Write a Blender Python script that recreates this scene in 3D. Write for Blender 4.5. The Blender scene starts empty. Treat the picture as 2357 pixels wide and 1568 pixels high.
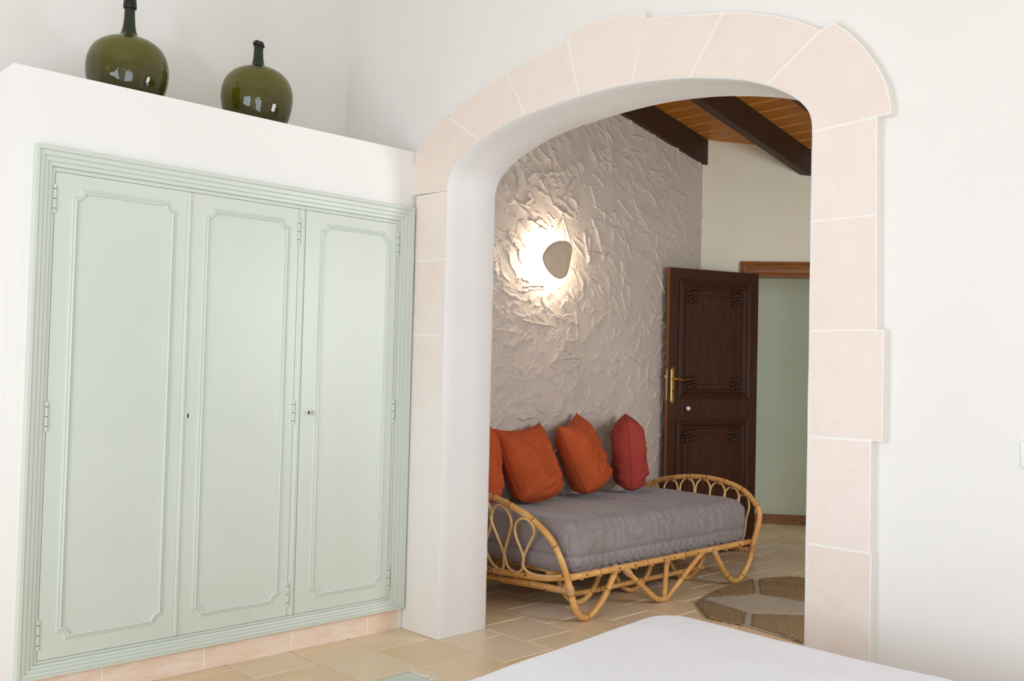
import bpy, bmesh, math, random
import numpy as np
from mathutils import Vector, Matrix, noise

random.seed(7)
rng = np.random.default_rng(11)
SC = bpy.context.scene
COL = SC.collection

# ------------------------------------------------------------------ camera
cam_d = bpy.data.cameras.new('camera')
cam = bpy.data.objects.new('camera', cam_d)
COL.objects.link(cam)
RIGHT = Vector((0.69886, 0.71482, 0.02472))
DOWN = Vector((-0.00430, 0.03877, -0.99924))
FWD = Vector((-0.71525, 0.69822, 0.03017))
m = Matrix((RIGHT, -DOWN, -FWD)).transposed().to_4x4()
m.translation = Vector((3.552, -3.011, 1.3))
cam.matrix_world = m
cam_d.sensor_width = 36.0
cam_d.lens = 2216.64 / 2357 * 36.0
cam_d.clip_start = 0.05
SC.camera = cam

# ------------------------------------------------------------------ world, light, exposure
world = bpy.data.worlds.new('sky')
SC.world = world
world.use_nodes = True
bgn = world.node_tree.nodes['Background']
bgn.inputs[0].default_value = (0.80, 0.90, 1.0, 1)
bgn.inputs[1].default_value = 1.2


def area(name, loc, target, sx, sy, power, col):
    l = bpy.data.lights.new(name, 'AREA')
    l.shape = 'RECTANGLE'
    l.size, l.size_y = sx, sy
    l.energy = power
    l.color = col
    o = bpy.data.objects.new(name, l)
    COL.objects.link(o)
    o.location = loc
    d = (Vector(target) - Vector(loc)).normalized()
    o.rotation_euler = d.to_track_quat('-Z', 'Z').to_euler()
    return o


area('daylight_back_window', (1.7, -4.66, 1.25), (1.7, 0, 1.25), 1.9, 2.1, 66, (0.79, 0.905, 1.0))
area('daylight_right_window', (4.86, -3.3, 1.25), (0, -3.3, 1.25), 1.7, 2.1, 54, (0.79, 0.905, 1.0))
area('sitting_room_fill', (3.14, 1.45, 1.7), (0, 1.45, 1.4), 1.0, 1.2, 47, (0.92, 0.96, 1.0))  # added fill brightening the sitting room and arch reveal; its source is unseen
area('daylight_hall_window', (1.18, 5.44, 1.3), (-1.23, 4.31, 1.3), 0.7, 1.7, 13, (0.86, 0.95, 1.0))

vs = SC.view_settings
vs.view_transform = 'Standard'
vs.look = 'None'
vs.exposure = 0.0
vs.gamma = 1.0
vs.use_curve_mapping = False
SC.cycles.use_denoising = True
SC.cycles.max_bounces = 14
SC.cycles.diffuse_bounces = 8
SC.cycles.transmission_bounces = 12
SC.cycles.sample_clamp_indirect = 6.0
SC.cycles.caustics_reflective = False


# ------------------------------------------------------------------ helpers
def srgb(r, g, b):
    def f(c):
        c /= 255.0
        return c / 12.92 if c <= 0.04045 else ((c + 0.055) / 1.055) ** 2.4
    return (f(r), f(g), f(b), 1.0)


class NT:
    def __init__(s, name):
        s.m = bpy.data.materials.new(name)
        s.m.use_nodes = True
        s.t = s.m.node_tree
        s.b = s.t.nodes['Principled BSDF']

    def n(s, typ, **kw):
        o = s.t.nodes.new(typ)
        for k, v in kw.items():
            if k in o.inputs:
                o.inputs[k].default_value = v
            else:
                setattr(o, k, v)
        return o

    def l(s, a, b):
        s.t.links.new(a, b)

    def coord(s, scale=(1, 1, 1), rot=(0, 0, 0), kind='Object'):
        tc = s.n('ShaderNodeTexCoord')
        mp = s.n('ShaderNodeMapping')
        mp.inputs['Scale'].default_value = scale
        mp.inputs['Rotation'].default_value = rot
        s.l(tc.outputs[kind], mp.inputs[0])
        return mp.outputs[0]

    def noise(s, vec, scale, detail=4, rough=0.55):
        o = s.n('ShaderNodeTexNoise')
        o.inputs['Scale'].default_value = scale
        o.inputs['Detail'].default_value = detail
        o.inputs['Roughness'].default_value = rough
        s.l(vec, o.inputs['Vector'])
        return o.outputs['Fac']

    def ramp(s, fac, stops):
        o = s.n('ShaderNodeValToRGB')
        e = o.color_ramp.elements
        while len(e) < len(stops):
            e.new(0.5)
        for q, (p, c) in zip(e, stops):
            q.position = p
            q.color = c
        s.l(fac, o.inputs[0])
        return o.outputs[0]

    def mix(s, fac, a, b, mode='MIX'):
        o = s.n('ShaderNodeMix', data_type='RGBA', blend_type=mode)
        if isinstance(fac, float):
            o.inputs[0].default_value = fac
        else:
            s.l(fac, o.inputs[0])
        for i, v in ((6, a), (7, b)):
            if isinstance(v, tuple):
                o.inputs[i].default_value = v
            else:
                s.l(v, o.inputs[i])
        return o.outputs[2]

    def math(s, op, a, b):
        o = s.n('ShaderNodeMath', operation=op)
        for i, v in ((0, a), (1, b)):
            if isinstance(v, (int, float)):
                o.inputs[i].default_value = v
            else:
                s.l(v, o.inputs[i])
        return o.outputs[0]

    def bump(s, h, strength=0.3, dist=0.01):
        o = s.n('ShaderNodeBump')
        o.inputs['Strength'].default_value = strength
        o.inputs['Distance'].default_value = dist
        s.l(h, o.inputs['Height'])
        s.l(o.outputs[0], s.b.inputs['Normal'])

    def base(s, c):
        if isinstance(c, tuple):
            s.b.inputs['Base Color'].default_value = c
        else:
            s.l(c, s.b.inputs['Base Color'])

    def set(s, **kw):
        for k, v in kw.items():
            s.b.inputs[k.replace('_', ' ')].default_value = v


def mat_plaster(name, c1, c2, bump=0.12, scale=60, rough=0.85):
    t = NT(name)
    v = t.coord()
    t.base(t.ramp(t.noise(v, 1.6, 3), [(0.3, c1), (0.7, c2)]))
    t.set(Roughness=rough)
    t.bump(t.noise(v, scale, 5, 0.6), bump, 0.006)
    return t.m


def mat_wood(name, dark, mid, light, stretch=(14, 14, 1.0), rough=0.4, scale=5, bump=0.08):
    t = NT(name)
    v = t.coord(stretch)
    n1 = t.noise(v, scale, 6, 0.6)
    n2 = t.noise(t.coord(tuple(q * 3.5 for q in stretch)), scale * 1.6, 3, 0.6)
    c = t.ramp(n1, [(0.25, dark), (0.5, mid), (0.78, light)])
    c = t.mix(0.35, c, t.ramp(n2, [(0.3, dark), (0.7, light)]))
    t.base(c)
    t.set(Roughness=rough)
    t.bump(n1, bump, 0.004)
    return t.m


def mat_plain(name, c, rough=0.5, metal=0.0):
    t = NT(name)
    v = t.coord()
    n = t.noise(v, 25, 3)
    d = tuple(x * 0.86 for x in c[:3]) + (1,)
    t.base(t.ramp(n, [(0.3, d), (0.7, c)]))
    t.set(Roughness=rough, Metallic=metal)
    return t.m


M = {}
M['wall'] = mat_plaster('white_wall_plaster', srgb(235, 231, 228), srgb(238, 235, 232), 0.10, 45)
M['box'] = mat_plaster('smooth_white_plaster', srgb(238, 236, 234), srgb(241, 239, 237), 0.04, 30)
M['reveal'] = mat_plaster('rough_white_plaster', srgb(226, 224, 224), srgb(233, 231, 231), 0.45, 90)
M['rough'] = mat_plaster('trowelled_plaster', srgb(196, 184, 174), srgb(206, 194, 184), 0.25, 140, 0.48)
M['farwall'] = mat_plaster('cream_wall_plaster', srgb(230, 226, 206), srgb(235, 231, 213), 0.12, 30)
M['hallwall'] = mat_plaster('pale_green_plaster', srgb(196, 204, 186), srgb(205, 212, 196), 0.2, 22)
M['grout'] = mat_plaster('pale_grout', srgb(214, 196, 172), srgb(224, 207, 184), 0.3, 120)
M['mortar'] = mat_plaster('lime_mortar', srgb(240, 234, 228), srgb(245, 240, 235), 0.3, 120)


def stone_mat():
    t = NT('marés_limestone'.replace('é', 'e'))
    v = t.coord()
    oi = t.n('ShaderNodeObjectInfo')
    c = t.ramp(t.noise(v, 7, 6, 0.65), [(0.25, srgb(233, 214, 205)), (0.5, srgb(237, 221, 213)), (0.75, srgb(241, 228, 222))])
    fine = t.ramp(t.noise(v, 110, 3, 0.6), [(0.35, srgb(227, 208, 197)), (0.6, srgb(243, 232, 226))])
    c = t.mix(0.3, c, fine)
    c = t.mix(0.25, c, t.ramp(oi.outputs['Random'], [(0.0, srgb(228, 212, 194)), (1.0, srgb(244, 232, 227))]))
    pits = t.ramp(t.noise(v, 9, 8, 0.72), [(0.20, (0, 0, 0, 1)), (0.27, (1, 1, 1, 1))])
    c = t.mix(pits, srgb(216, 178, 146), c)
    # old whitewash smeared over the lower stones
    g = t.n('ShaderNodeNewGeometry')
    sx = t.n('ShaderNodeSeparateXYZ')
    t.l(g.outputs['Position'], sx.inputs[0])
    low = t.math('ADD', t.math('MULTIPLY', sx.outputs[2], -0.42), t.math('MULTIPLY', t.noise(g.outputs['Position'], 5, 6, 0.7), 1.2))
    left = t.math('MULTIPLY', t.math('LESS_THAN', sx.outputs[0], 0.3), 0.42)
    wash = t.ramp(t.math('ADD', low, left), [(0.34, (0, 0, 0, 1)), (0.72, (0.85, 0.85, 0.85, 1))])
    c = t.mix(wash, c, srgb(238, 234, 232))
    t.base(c)
    t.set(Roughness=0.85)
    h = t.math('ADD', t.math('MULTIPLY', t.noise(v, 80, 4, 0.7), 0.5), t.math('MULTIPLY', pits, 0.5))
    t.bump(h, 0.35, 0.006)
    return t.m


M['stone'] = stone_mat()


def tile_mat():
    t = NT('terracotta_floor_tile')
    v = t.coord(kind='Object')
    oi = t.n('ShaderNodeObjectInfo')
    g = t.n('ShaderNodeNewGeometry')
    n = t.noise(g.outputs['Position'], 5, 5, 0.6)
    c = t.ramp(n, [(0.25, srgb(218, 193, 157)), (0.5, srgb(229, 206, 173)), (0.78, srgb(236, 217, 189))])
    c2 = t.ramp(oi.outputs['Random'], [(0.0, srgb(208, 174, 132)), (0.4, srgb(222, 198, 162)), (0.75, srgb(218, 200, 170)), (1.0, srgb(220, 200, 184))])
    c = t.mix(0.6, c, c2)
    spots = t.ramp(t.noise(g.outputs['Position'], 38, 4, 0.7), [(0.24, srgb(170, 136, 100)), (0.36, (1, 1, 1, 1))])
    c = t.mix(0.35, c, spots, 'MULTIPLY')
    t.base(c)
    t.set(Roughness=0.33)
    t.bump(t.noise(g.outputs['Position'], 14, 4, 0.6), 0.10, 0.01)
    return t.m


M['tile'] = tile_mat()


def skirting_mat(name, a, b, c):
    t = NT(name)
    g = t.n('ShaderNodeNewGeometry')
    mp = t.n('ShaderNodeMapping')
    mp.inputs['Scale'].default_value = (1, 1.0, 3.5)
    t.l(g.outputs['Position'], mp.inputs[0])
    t.base(t.ramp(t.noise(mp.outputs[0], 9, 6, 0.68), [(0.3, a), (0.5, b), (0.68, c)]))
    t.set(Roughness=0.6)
    t.bump(t.noise(mp.outputs[0], 40, 4), 0.2, 0.004)
    return t.m


M['skirt'] = skirting_mat('pink_terracotta', srgb(234, 202, 176), srgb(240, 217, 199), srgb(242, 230, 222))
M['skirt_dark'] = skirting_mat('brown_terracotta', srgb(120, 78, 48), srgb(140, 92, 58), srgb(158, 108, 70))


def green_paint():
    t = NT('sage_green_paint')
    v = t.coord()
    c = t.ramp(t.noise(v, 2.0, 3), [(0.3, srgb(206, 213, 204)), (0.7, srgb(211, 217, 209))])
    chips = t.ramp(t.noise(v, 33, 3, 0.5), [(0.170, srgb(120, 128, 112)), (0.185, (1, 1, 1, 1))])
    c = t.mix(1.0, c, chips, 'MULTIPLY')
    t.base(c)
    t.set(Roughness=0.36)
    t.bump(t.noise(t.coord((30, 30, 2)), 6, 3), 0.02, 0.003)
    return t.m


M['green'] = green_paint()
M['gap'] = mat_plain('dark_gap', srgb(60, 66, 58), 0.9)
M['door'] = mat_wood('dark_stained_pine', srgb(34, 15, 5), srgb(55, 26, 9), srgb(90, 48, 19), (11, 11, 0.7), 0.55)
M['dooredge'] = mat_wood('orange_pine_edge', srgb(128, 66, 20), srgb(158, 86, 28), srgb(180, 108, 42), (14, 14, 0.8), 0.45)
M['casing'] = mat_wood('mid_brown_pine', srgb(104, 58, 22), srgb(134, 80, 32), srgb(156, 98, 44), (1.4, 1.4, 14), 0.4)
M['beam'] = mat_wood('almost_black_beam', srgb(44, 27, 17), srgb(56, 35, 23), srgb(70, 44, 29), (10, 0.8, 10), 0.55)
M['plank'] = mat_wood('honey_pine_plank', srgb(156, 90, 24), srgb(184, 116, 38), srgb(200, 134, 54), (0.9, 12, 12), 0.45)
M['door'].node_tree.nodes['Principled BSDF'].inputs['Specular IOR Level'].default_value = 0.3
M['carve'] = mat_plain('carved_dark_wood', srgb(58, 29, 12), 0.6)
M['groove'] = mat_plain('pale_groove_pine', srgb(214, 158, 84), 0.5)
M['brass'] = mat_plain('polished_brass', srgb(214, 180, 104), 0.22, 1.0)
M['white'] = mat_plain('white_porcelain', srgb(238, 238, 236), 0.2)
M['plastic'] = mat_plain('white_plastic', srgb(240, 240, 240), 0.35)
M['dark'] = mat_plain('black_void', srgb(18, 15, 12), 0.8)
M['shade'] = mat_plain('matt_cream_metal', srgb(206, 188, 166), 0.6)


def rattan(name, a, b, c):
    t = NT(name)
    v = t.coord()
    n = t.noise(v, 9, 4, 0.6)
    col = t.ramp(n, [(0.25, a), (0.5, b), (0.75, c)])
    f = t.noise(v, 70, 3, 0.6)
    col = t.mix(0.22, col, t.ramp(f, [(0.3, a), (0.7, c)]))
    t.base(col)
    t.set(Roughness=0.34)
    t.bump(f, 0.06, 0.003)
    return t.m


M['rattan'] = rattan('varnished_rattan', srgb(190, 130, 62), srgb(216, 162, 92), srgb(232, 188, 124))
M['rattan_d'] = rattan('rattan_node', srgb(120, 72, 34), srgb(140, 88, 44), srgb(164, 108, 58))
M['cane'] = rattan('pale_rattan_loop', srgb(208, 160, 96), srgb(224, 184, 126), srgb(234, 202, 150))
M['wrap'] = rattan('cane_wrapping', srgb(176, 122, 70), srgb(204, 156, 104), srgb(226, 188, 142))


def cloth(name, c1, c2, weave=900, rough=0.85, bump=0.08, sheen=0.2):
    t = NT(name)
    v = t.coord()
    t.base(t.ramp(t.noise(v, 6, 4), [(0.3, c1), (0.7, c2)]))
    t.set(Roughness=rough)
    if 'Sheen Weight' in t.b.inputs:
        t.b.inputs['Sheen Weight'].default_value = sheen
    t.bump(t.noise(v, weave, 2), bump, 0.002)
    return t.m


M['grey'] = cloth('grey_cotton', srgb(134, 126, 127), srgb(143, 135, 136), 500, 0.75)
M['greyseam'] = cloth('grey_piping', srgb(122, 115, 116), srgb(130, 123, 124), 500)
M['orange'] = cloth('rust_orange_linen', srgb(168, 70, 26), srgb(184, 80, 32), 420, 0.9, 0.2, 0.0)
M['rustred'] = cloth('brick_red_linen', srgb(150, 50, 42), srgb(162, 58, 48), 420, 0.9, 0.2, 0.0)
M['sheet'] = cloth('white_cotton_sheet', srgb(230, 229, 236), srgb(234, 233, 239), 600, 0.8, 0.05)
M['greenrug'] = cloth('pale_green_weave', srgb(186, 196, 182), srgb(204, 210, 198), 160, 0.95, 0.6)
M['fringe'] = cloth('cream_fringe', srgb(216, 212, 200), srgb(230, 226, 214), 300, 0.95)


def jute(name, a, b, c):
    t = NT(name)
    v = t.coord((26, 150, 60))
    n = t.noise(v, 4.0, 5, 0.7)
    n2 = t.noise(t.coord((60, 160, 60)), 3.0, 3, 0.6)
    col = t.ramp(t.math('ADD', t.math('MULTIPLY', n, 0.6), t.math('MULTIPLY', n2, 0.4)), [(0.40, a), (0.5, b), (0.60, c)])
    t.base(col)
    t.set(Roughness=0.95)
    t.bump(n, 0.9, 0.012)
    return t.m


M['jute_d'] = jute('brown_jute', srgb(96, 68, 40), srgb(172, 138, 95), srgb(224, 194, 150))
M['jute_l'] = jute('pale_jute', srgb(156, 134, 104), srgb(210, 192, 166), srgb(238, 226, 206))


def glass_mat(name, col):
    """thin blown glass: tinted see-through wall with a wavy mirror reflection that grows towards the rim"""
    t = NT(name)
    tr = t.n('ShaderNodeBsdfTransparent')
    sx = t.n('ShaderNodeSeparateXYZ')
    tcz = t.n('ShaderNodeTexCoord')
    t.l(tcz.outputs['Object'], sx.inputs[0])
    sw_ = t.noise(t.coord((2.0, 2.0, 7.0), (0.35, 0.2, 0.0)), 4.5, 5, 0.6)
    zz = t.math('ADD', sx.outputs[2], t.math('MULTIPLY', t.math('SUBTRACT', sw_, 0.5), 0.10))
    thick = tuple(c * 0.34 for c in col[:3]) + (1,)
    t.l(t.ramp(zz, [(0.03, thick), (0.26, col)]), tr.inputs[0])          # darker tint low down: thicker blown base, plus shelf shadow painted in
    gl = t.n('ShaderNodeBsdfGlossy')
    gl.inputs['Roughness'].default_value = 0.02
    bp = t.n('ShaderNodeBump')
    bp.inputs['Strength'].default_value = 0.22
    bp.inputs['Distance'].default_value = 0.02
    t.l(t.noise(t.coord((1, 1, 1.6)), 7, 3), bp.inputs['Height'])
    fr = t.n('ShaderNodeFresnel')
    fr.inputs['IOR'].default_value = 1.5
    ge = t.n('ShaderNodeNewGeometry')
    mr = t.n('ShaderNodeMapRange')
    mr.inputs['To Min'].default_value = 1.62
    mr.inputs['To Max'].default_value = 1 / 1.62
    t.l(ge.outputs['Backfacing'], mr.inputs['Value'])
    t.l(mr.outputs[0], fr.inputs['IOR'])
    t.l(bp.outputs[0], fr.inputs['Normal'])
    t.l(bp.outputs[0], gl.inputs['Normal'])
    mx = t.n('ShaderNodeMixShader')
    t.l(fr.outputs[0], mx.inputs[0])
    t.l(tr.outputs[0], mx.inputs[1])
    t.l(gl.outputs[0], mx.inputs[2])
    t.l(mx.outputs[0], t.t.nodes['Material Output'].inputs[0])
    return t.m


M['glass'] = glass_mat('olive_green_glass', (0.43, 0.42, 0.115, 1))
M['glass_n'] = glass_mat('deep_green_glass', (0.10, 0.16, 0.035, 1))


def emit_mat(name, col, s):
    t = NT(name)
    t.base(col)
    t.b.inputs['Emission Color'].default_value = col
    t.b.inputs['Emission Strength'].default_value = s
    return t.m


M['led'] = emit_mat('warm_lamp_glow', (1.0, 0.83, 0.63, 1), 110.0)


def mesh_obj(name, verts, faces, mat, parent=None, smooth=False, mats=None, fmat=None):
    me = bpy.data.meshes.new(name)
    me.from_pydata([tuple(v) for v in verts], [], faces)
    for q in (mats or [mat]):
        me.materials.append(q)
    if fmat:
        me.polygons.foreach_set('material_index', fmat)
    if smooth:
        me.polygons.foreach_set('use_smooth', [True] * len(me.polygons))
    me.update()
    o = bpy.data.objects.new(name, me)
    COL.objects.link(o)
    if parent:
        o.parent = parent
    return o


def bm_obj(name, bm, mat, parent=None, smooth=False):
    me = bpy.data.meshes.new(name)
    bmesh.ops.recalc_face_normals(bm, faces=bm.faces)
    bm.to_mesh(me)
    bm.free()
    me.materials.append(mat)
    if smooth:
        me.polygons.foreach_set('use_smooth', [True] * len(me.polygons))
    o = bpy.data.objects.new(name, me)
    COL.objects.link(o)
    if parent:
        o.parent = parent
    return o


def add_box(bm, x0, x1, y0, y1, z0, z1, bev=0.0, mtx=None):
    vs_ = [bm.verts.new(p) for p in ((x0, y0, z0), (x1, y0, z0), (x1, y1, z0), (x0, y1, z0), (x0, y0, z1), (x1, y0, z1), (x1, y1, z1), (x0, y1, z1))]
    fs = [bm.faces.new([vs_[i] for i in f]) for f in ((0, 3, 2, 1), (4, 5, 6, 7), (0, 1, 5, 4), (1, 2, 6, 5), (2, 3, 7, 6), (3, 0, 4, 7))]
    if bev:
        es = list({e for f in fs for e in f.edges})
        r = bmesh.ops.bevel(bm, geom=es, offset=bev, segments=1, affect='EDGES', profile=0.5)
        vs_ = list({v for f in r['faces'] for v in f.verts} | {v for v in vs_ if v.is_valid})
    if mtx is not None:
        bmesh.ops.transform(bm, matrix=mtx, verts=vs_)


def box(name, a, b, mat, parent=None, bev=0.0, mtx=None):
    bm = bmesh.new()
    add_box(bm, a[0], b[0], a[1], b[1], a[2], b[2], bev, mtx)
    return bm_obj(name, bm, mat, parent)


def tag(o, label=None, cat=None, group=None, kind=None):
    if label:
        o['label'] = label
    if cat:
        o['category'] = cat
    if group:
        o['group'] = group
    if kind:
        o['kind'] = kind
    return o


def empty(name, loc=(0, 0, 0)):
    o = bpy.data.objects.new(name, None)
    o.empty_display_size = 0.1
    COL.objects.link(o)
    o.location = loc
    return o


def adopt(parent, *objs):
    """parent objects that were built in world coordinates"""
    pinv = Matrix.Translation(-Vector(parent.location))
    for o in objs:
        o.parent = parent
        o.matrix_parent_inverse = pinv
    return objs


def spline(pts, per=8, closed=False):
    P = [Vector(p) for p in pts]
    n = len(P)
    out = []
    rngi = range(n if closed else n - 1)
    for i in rngi:
        p1, p2 = P[i], P[(i + 1) % n]
        p0 = P[(i - 1) % n] if closed or i > 0 else p1 * 2 - p2
        p3 = P[(i + 2) % n] if closed or i + 2 < n else p2 * 2 - p1
        for k in range(per):
            t = k / per
            t2, t3 = t * t, t * t * t
            out.append(0.5 * ((2 * p1) + (p2 - p0) * t + (2 * p0 - 5 * p1 + 4 * p2 - p3) * t2 + (3 * p1 - p0 - 3 * p2 + p3) * t3))
    if not closed:
        out.append(P[-1])
    return out


def tube_geo(V, F, FM, path, r, seg=10, nodes=(), closed=False, caps=True, rfun=None):
    """sweep a round tube along a path; nodes = lengths along it where a darker swollen ring sits"""
    P = [Vector(p) for p in path]
    if nodes:
        # insert ring vertices round every node
        d = [0.0]
        for a, b in zip(P, P[1:]):
            d.append(d[-1] + (b - a).length)
        extra = []
        for s in nodes:
            for off, sc in ((-0.006, 1.0), (-0.0032, 1.09), (0.0032, 1.09), (0.006, 1.0)):
                extra.append((s + off, sc))
        samples = [(x, 1.0) for x in d if all(abs(x - s) > 0.008 for s in nodes)] + [e for e in extra if 0 < e[0] < d[-1]]
        samples.sort()
        newP, sc = [], []
        j = 0
        for x, c in samples:
            while j < len(d) - 2 and d[j + 1] < x:
                j += 1
            t = (x - d[j]) / max(1e-9, d[j + 1] - d[j])
            newP.append(P[j].lerp(P[j + 1], t))
            sc.append((c, x))
        P = newP
    else:
        sc = [(1.0, 0)] * len(P)
    n = len(P)
    base = len(V)
    up = None
    for i in range(n):
        if closed:
            t = (P[(i + 1) % n] - P[i - 1]).normalized()
        else:
            t = (P[min(i + 1, n - 1)] - P[max(i - 1, 0)]).normalized()
        if up is None:
            up = t.orthogonal().normalized()
        up = (up - t * up.dot(t)).normalized()
        sd = t.cross(up)
        rr = r * sc[i][0] * (rfun(i / max(1, n - 1)) if rfun else 1.0)
        for k in range(seg):
            a = 2 * math.pi * k / seg
            V.append(P[i] + (up * math.cos(a) + sd * math.sin(a)) * rr)
    for i in range(n if closed else n - 1):
        j = (i + 1) % n
        dark = 1 if (sc[i][0] > 1.0 and sc[j][0] > 1.0) else 0
        for k in range(seg):
            k2 = (k + 1) % seg
            F.append((base + i * seg + k, base + i * seg + k2, base + j * seg + k2, base + j * seg + k))
            FM.append(dark)
    if caps and not closed:
        F.append(tuple(base + k for k in range(seg))[::-1])
        F.append(tuple(base + (n - 1) * seg + k for k in range(seg)))
        FM += [0, 0]


def tube(name, path, r, mat, parent=None, seg=10, nodes=(), mat2=None, closed=False, rfun=None):
    V, F, FM = [], [], []
    tube_geo(V, F, FM, path, r, seg, nodes, closed, True, rfun)
    return mesh_obj(name, V, F, mat, parent, True, [mat, mat2 or mat], FM)


def lathe(name, prof, mat, parent=None, seg=48, loc=(0, 0, 0), closed=False, tilt=None):
    V, F = [], []
    n = len(prof)
    for (r, z) in prof:
        for k in range(seg):
            a = 2 * math.pi * k / seg
            p = Vector((r * math.cos(a), r * math.sin(a), z))
            if tilt:
                p = tilt(p)
            V.append(Vector(loc) + p)
    for i in range(n if closed else n - 1):
        j = (i + 1) % n
        for k in range(seg):
            k2 = (k + 1) % seg
            F.append((i * seg + k, i * seg + k2, j * seg + k2, j * seg + k))
    return mesh_obj(name, V, F, mat, parent, True)


def sweep_closed(name, pts, prof, frame, mat, parent):
    """sweep profile [(inward offset, height)] round a closed 2-D polygon (mitred); frame(u, v, h) -> xyz"""
    n = len(pts)
    P = [Vector(p) for p in pts]
    V, F = [], []
    k = len(prof)
    for i in range(n):
        a, b, c = P[i - 1], P[i], P[(i + 1) % n]
        e1, e2 = (b - a).normalized(), (c - b).normalized()
        n1, n2 = Vector((-e1.y, e1.x)), Vector((-e2.y, e2.x))
        nn = n1 + n2
        nn = nn / max(0.35, nn.dot(n1))
        for (o, h) in prof:
            q = b + nn * o
            V.append(frame(q.x, q.y, h))
    for i in range(n):
        j = (i + 1) % n
        for s in range(k - 1):
            F.append((i * k + s, j * k + s, j * k + s + 1, i * k + s + 1))
    o = mesh_obj(name, V, F, mat, parent)
    bm = bmesh.new()
    bm.from_mesh(o.data)
    bmesh.ops.recalc_face_normals(bm, faces=bm.faces)
    bm.to_mesh(o.data)
    bm.free()
    return o


def poly_prism(name, pts, y0, y1, mat, parent=None, bev=0.004):
    """polygon given in x,z, extruded from y0 (front) to y1 with bevelled front edges"""
    bm = bmesh.new()
    f = bm.faces.new([bm.verts.new((x, y0, z)) for x, z in pts])
    r = bmesh.ops.extrude_face_region(bm, geom=[f])
    bmesh.ops.translate(bm, vec=(0, y1 - y0, 0), verts=[v for v in r['geom'] if isinstance(v, bmesh.types.BMVert)])
    if bev:
        es = [e for e in bm.edges if all(abs(v.co.y - y0) < 1e-6 for v in e.verts)]
        bmesh.ops.bevel(bm, geom=es, offset=bev, segments=1, affect='EDGES', profile=0.5)
    return bm_obj(name, bm, mat, parent)


# ------------------------------------------------------------------ constants of the place
XB = -0.272         # face of the built-in cupboard
XL = -0.95          # bedroom wall behind it
YW = 0.045          # plaster face of the arch wall; the stones stand proud to y = 0
YB = 0.32           # its other face
XT = -0.67          # trowelled wall
AZ = math.radians(38)
COR = Vector((XT, 3.105, 0))
DF = Vector((math.cos(AZ), math.sin(AZ), 0))       # along the wall with the door
NF = Vector((math.sin(AZ), -math.cos(AZ), 0))      # its normal, into the room
CM, CC = 0.1823, 3.6546                            # sloping ceiling z = CC - CM*y


def fw(s, off, z):
    p = COR + DF * s + NF * off
    return Vector((p.x, p.y, z))


# ------------------------------------------------------------------ structure: floor and its tiles
floor = box('floor', (-2.6, -5.5, -0.12), (5.0, 7.2, -0.004), M['grout'])
tag(floor, kind='structure')
TX, TY, TG = 0.3333, 0.3155, 0.0035


def tile_mesh(k):
    bm = bmesh.new()
    add_box(bm, TG, TX - TG, TG, TY - TG, -0.02, 0.0, 0.0025)
    for v in bm.verts:
        if v.co.z > -0.004:
            v.co.x += random.uniform(-0.001, 0.001)
            v.co.y += random.uniform(-0.001, 0.001)
    bmesh.ops.recalc_face_normals(bm, faces=bm.faces)
    me = bpy.data.meshes.new('tile')
    bm.to_mesh(me)
    bm.free()
    me.materials.append(M['tile'])
    return me


tmeshes = [tile_mesh(k) for k in range(4)]
rest = bmesh.new()
ntile = 0
for k in range(-17, 23):
    y0 = k * TY
    off = -0.036 if k % 2 else 0.1305
    for i in range(-8, 16):
        x0 = off + i * TX
        if y0 > 7.0 or x0 > 4.8 or y0 < -5.35:
            continue
        if y0 < -0.01 and x0 + TX < XB:
            continue
        if y0 > 0.3 and y0 < 2.9 and x0 + TX < XT:
            continue
        near = (-1.7 < y0 < 0.3 and x0 < 1.75) or (0.3 <= y0 < 3.9 and x0 < 1.6) or (3.9 <= y0 < 5.1 and x0 < 0.5)
        if near and ntile < 295:
            o = bpy.data.objects.new('tile', random.choice(tmeshes))
            COL.objects.link(o)
            o.parent = floor
            o.location = (x0, y0, 0.0008 * random.uniform(-1, 0.4))
            o.rotation_euler = (random.uniform(-1, 1) * 0.0012, random.uniform(-1, 1) * 0.0012, 0)
            ntile += 1
        else:
            add_box(rest, x0 + TG, x0 + TX - TG, y0 + TG, y0 + TY - TG, -0.02, -0.0002)
tag(bm_obj('tile_field', rest, M['tile'], floor), kind='stuff')

# ------------------------------------------------------------------ arch wall
INTR = [(0.0, 0.0), (-0.002, 0.6), (-0.005, 1.1), (-0.007, 1.7), (-0.008, 2.066), (-0.008, 2.150), (-0.007, 2.195), (0.007, 2.235), (0.028, 2.263), (0.06, 2.289), (0.138, 2.336), (0.222, 2.371), (0.364, 2.412), (0.52, 2.439),
        (0.696, 2.455), (0.836, 2.463), (1.018, 2.466), (1.189, 2.457), (1.35, 2.438), (1.501, 2.410), (1.626, 2.378), (1.717, 2.345), (1.806, 2.299), (1.867, 2.256),
        (1.9, 2.215), (1.914, 2.175), (1.917, 2.121), (1.916, 1.823), (1.916, 1.1), (1.9155, 0.5), (1.915, 0.0)]


def dense(pts, closed=False, step=0.05):
    out = []
    for a, b in zip(pts, pts[1:]):
        n = max(1, int(math.hypot(b[0] - a[0], b[1] - a[1]) / step))
        for k in range(n):
            t = k / n
            out.append((a[0] + (b[0] - a[0]) * t, a[1] + (b[1] - a[1]) * t))
    out.append(pts[-1])
    return out


sm = [(p.x, p.y) for p in spline([(x, z, 0) for x, z in INTR[4:27]], 4)]
intr = dense(INTR[:4] + sm + INTR[27:], step=0.12)
WX0, WX1, WZ = XL - 0.1, 4.95, 4.0
V, F = [], []
n = len(intr)
c = (0.955, 1.0)


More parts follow.
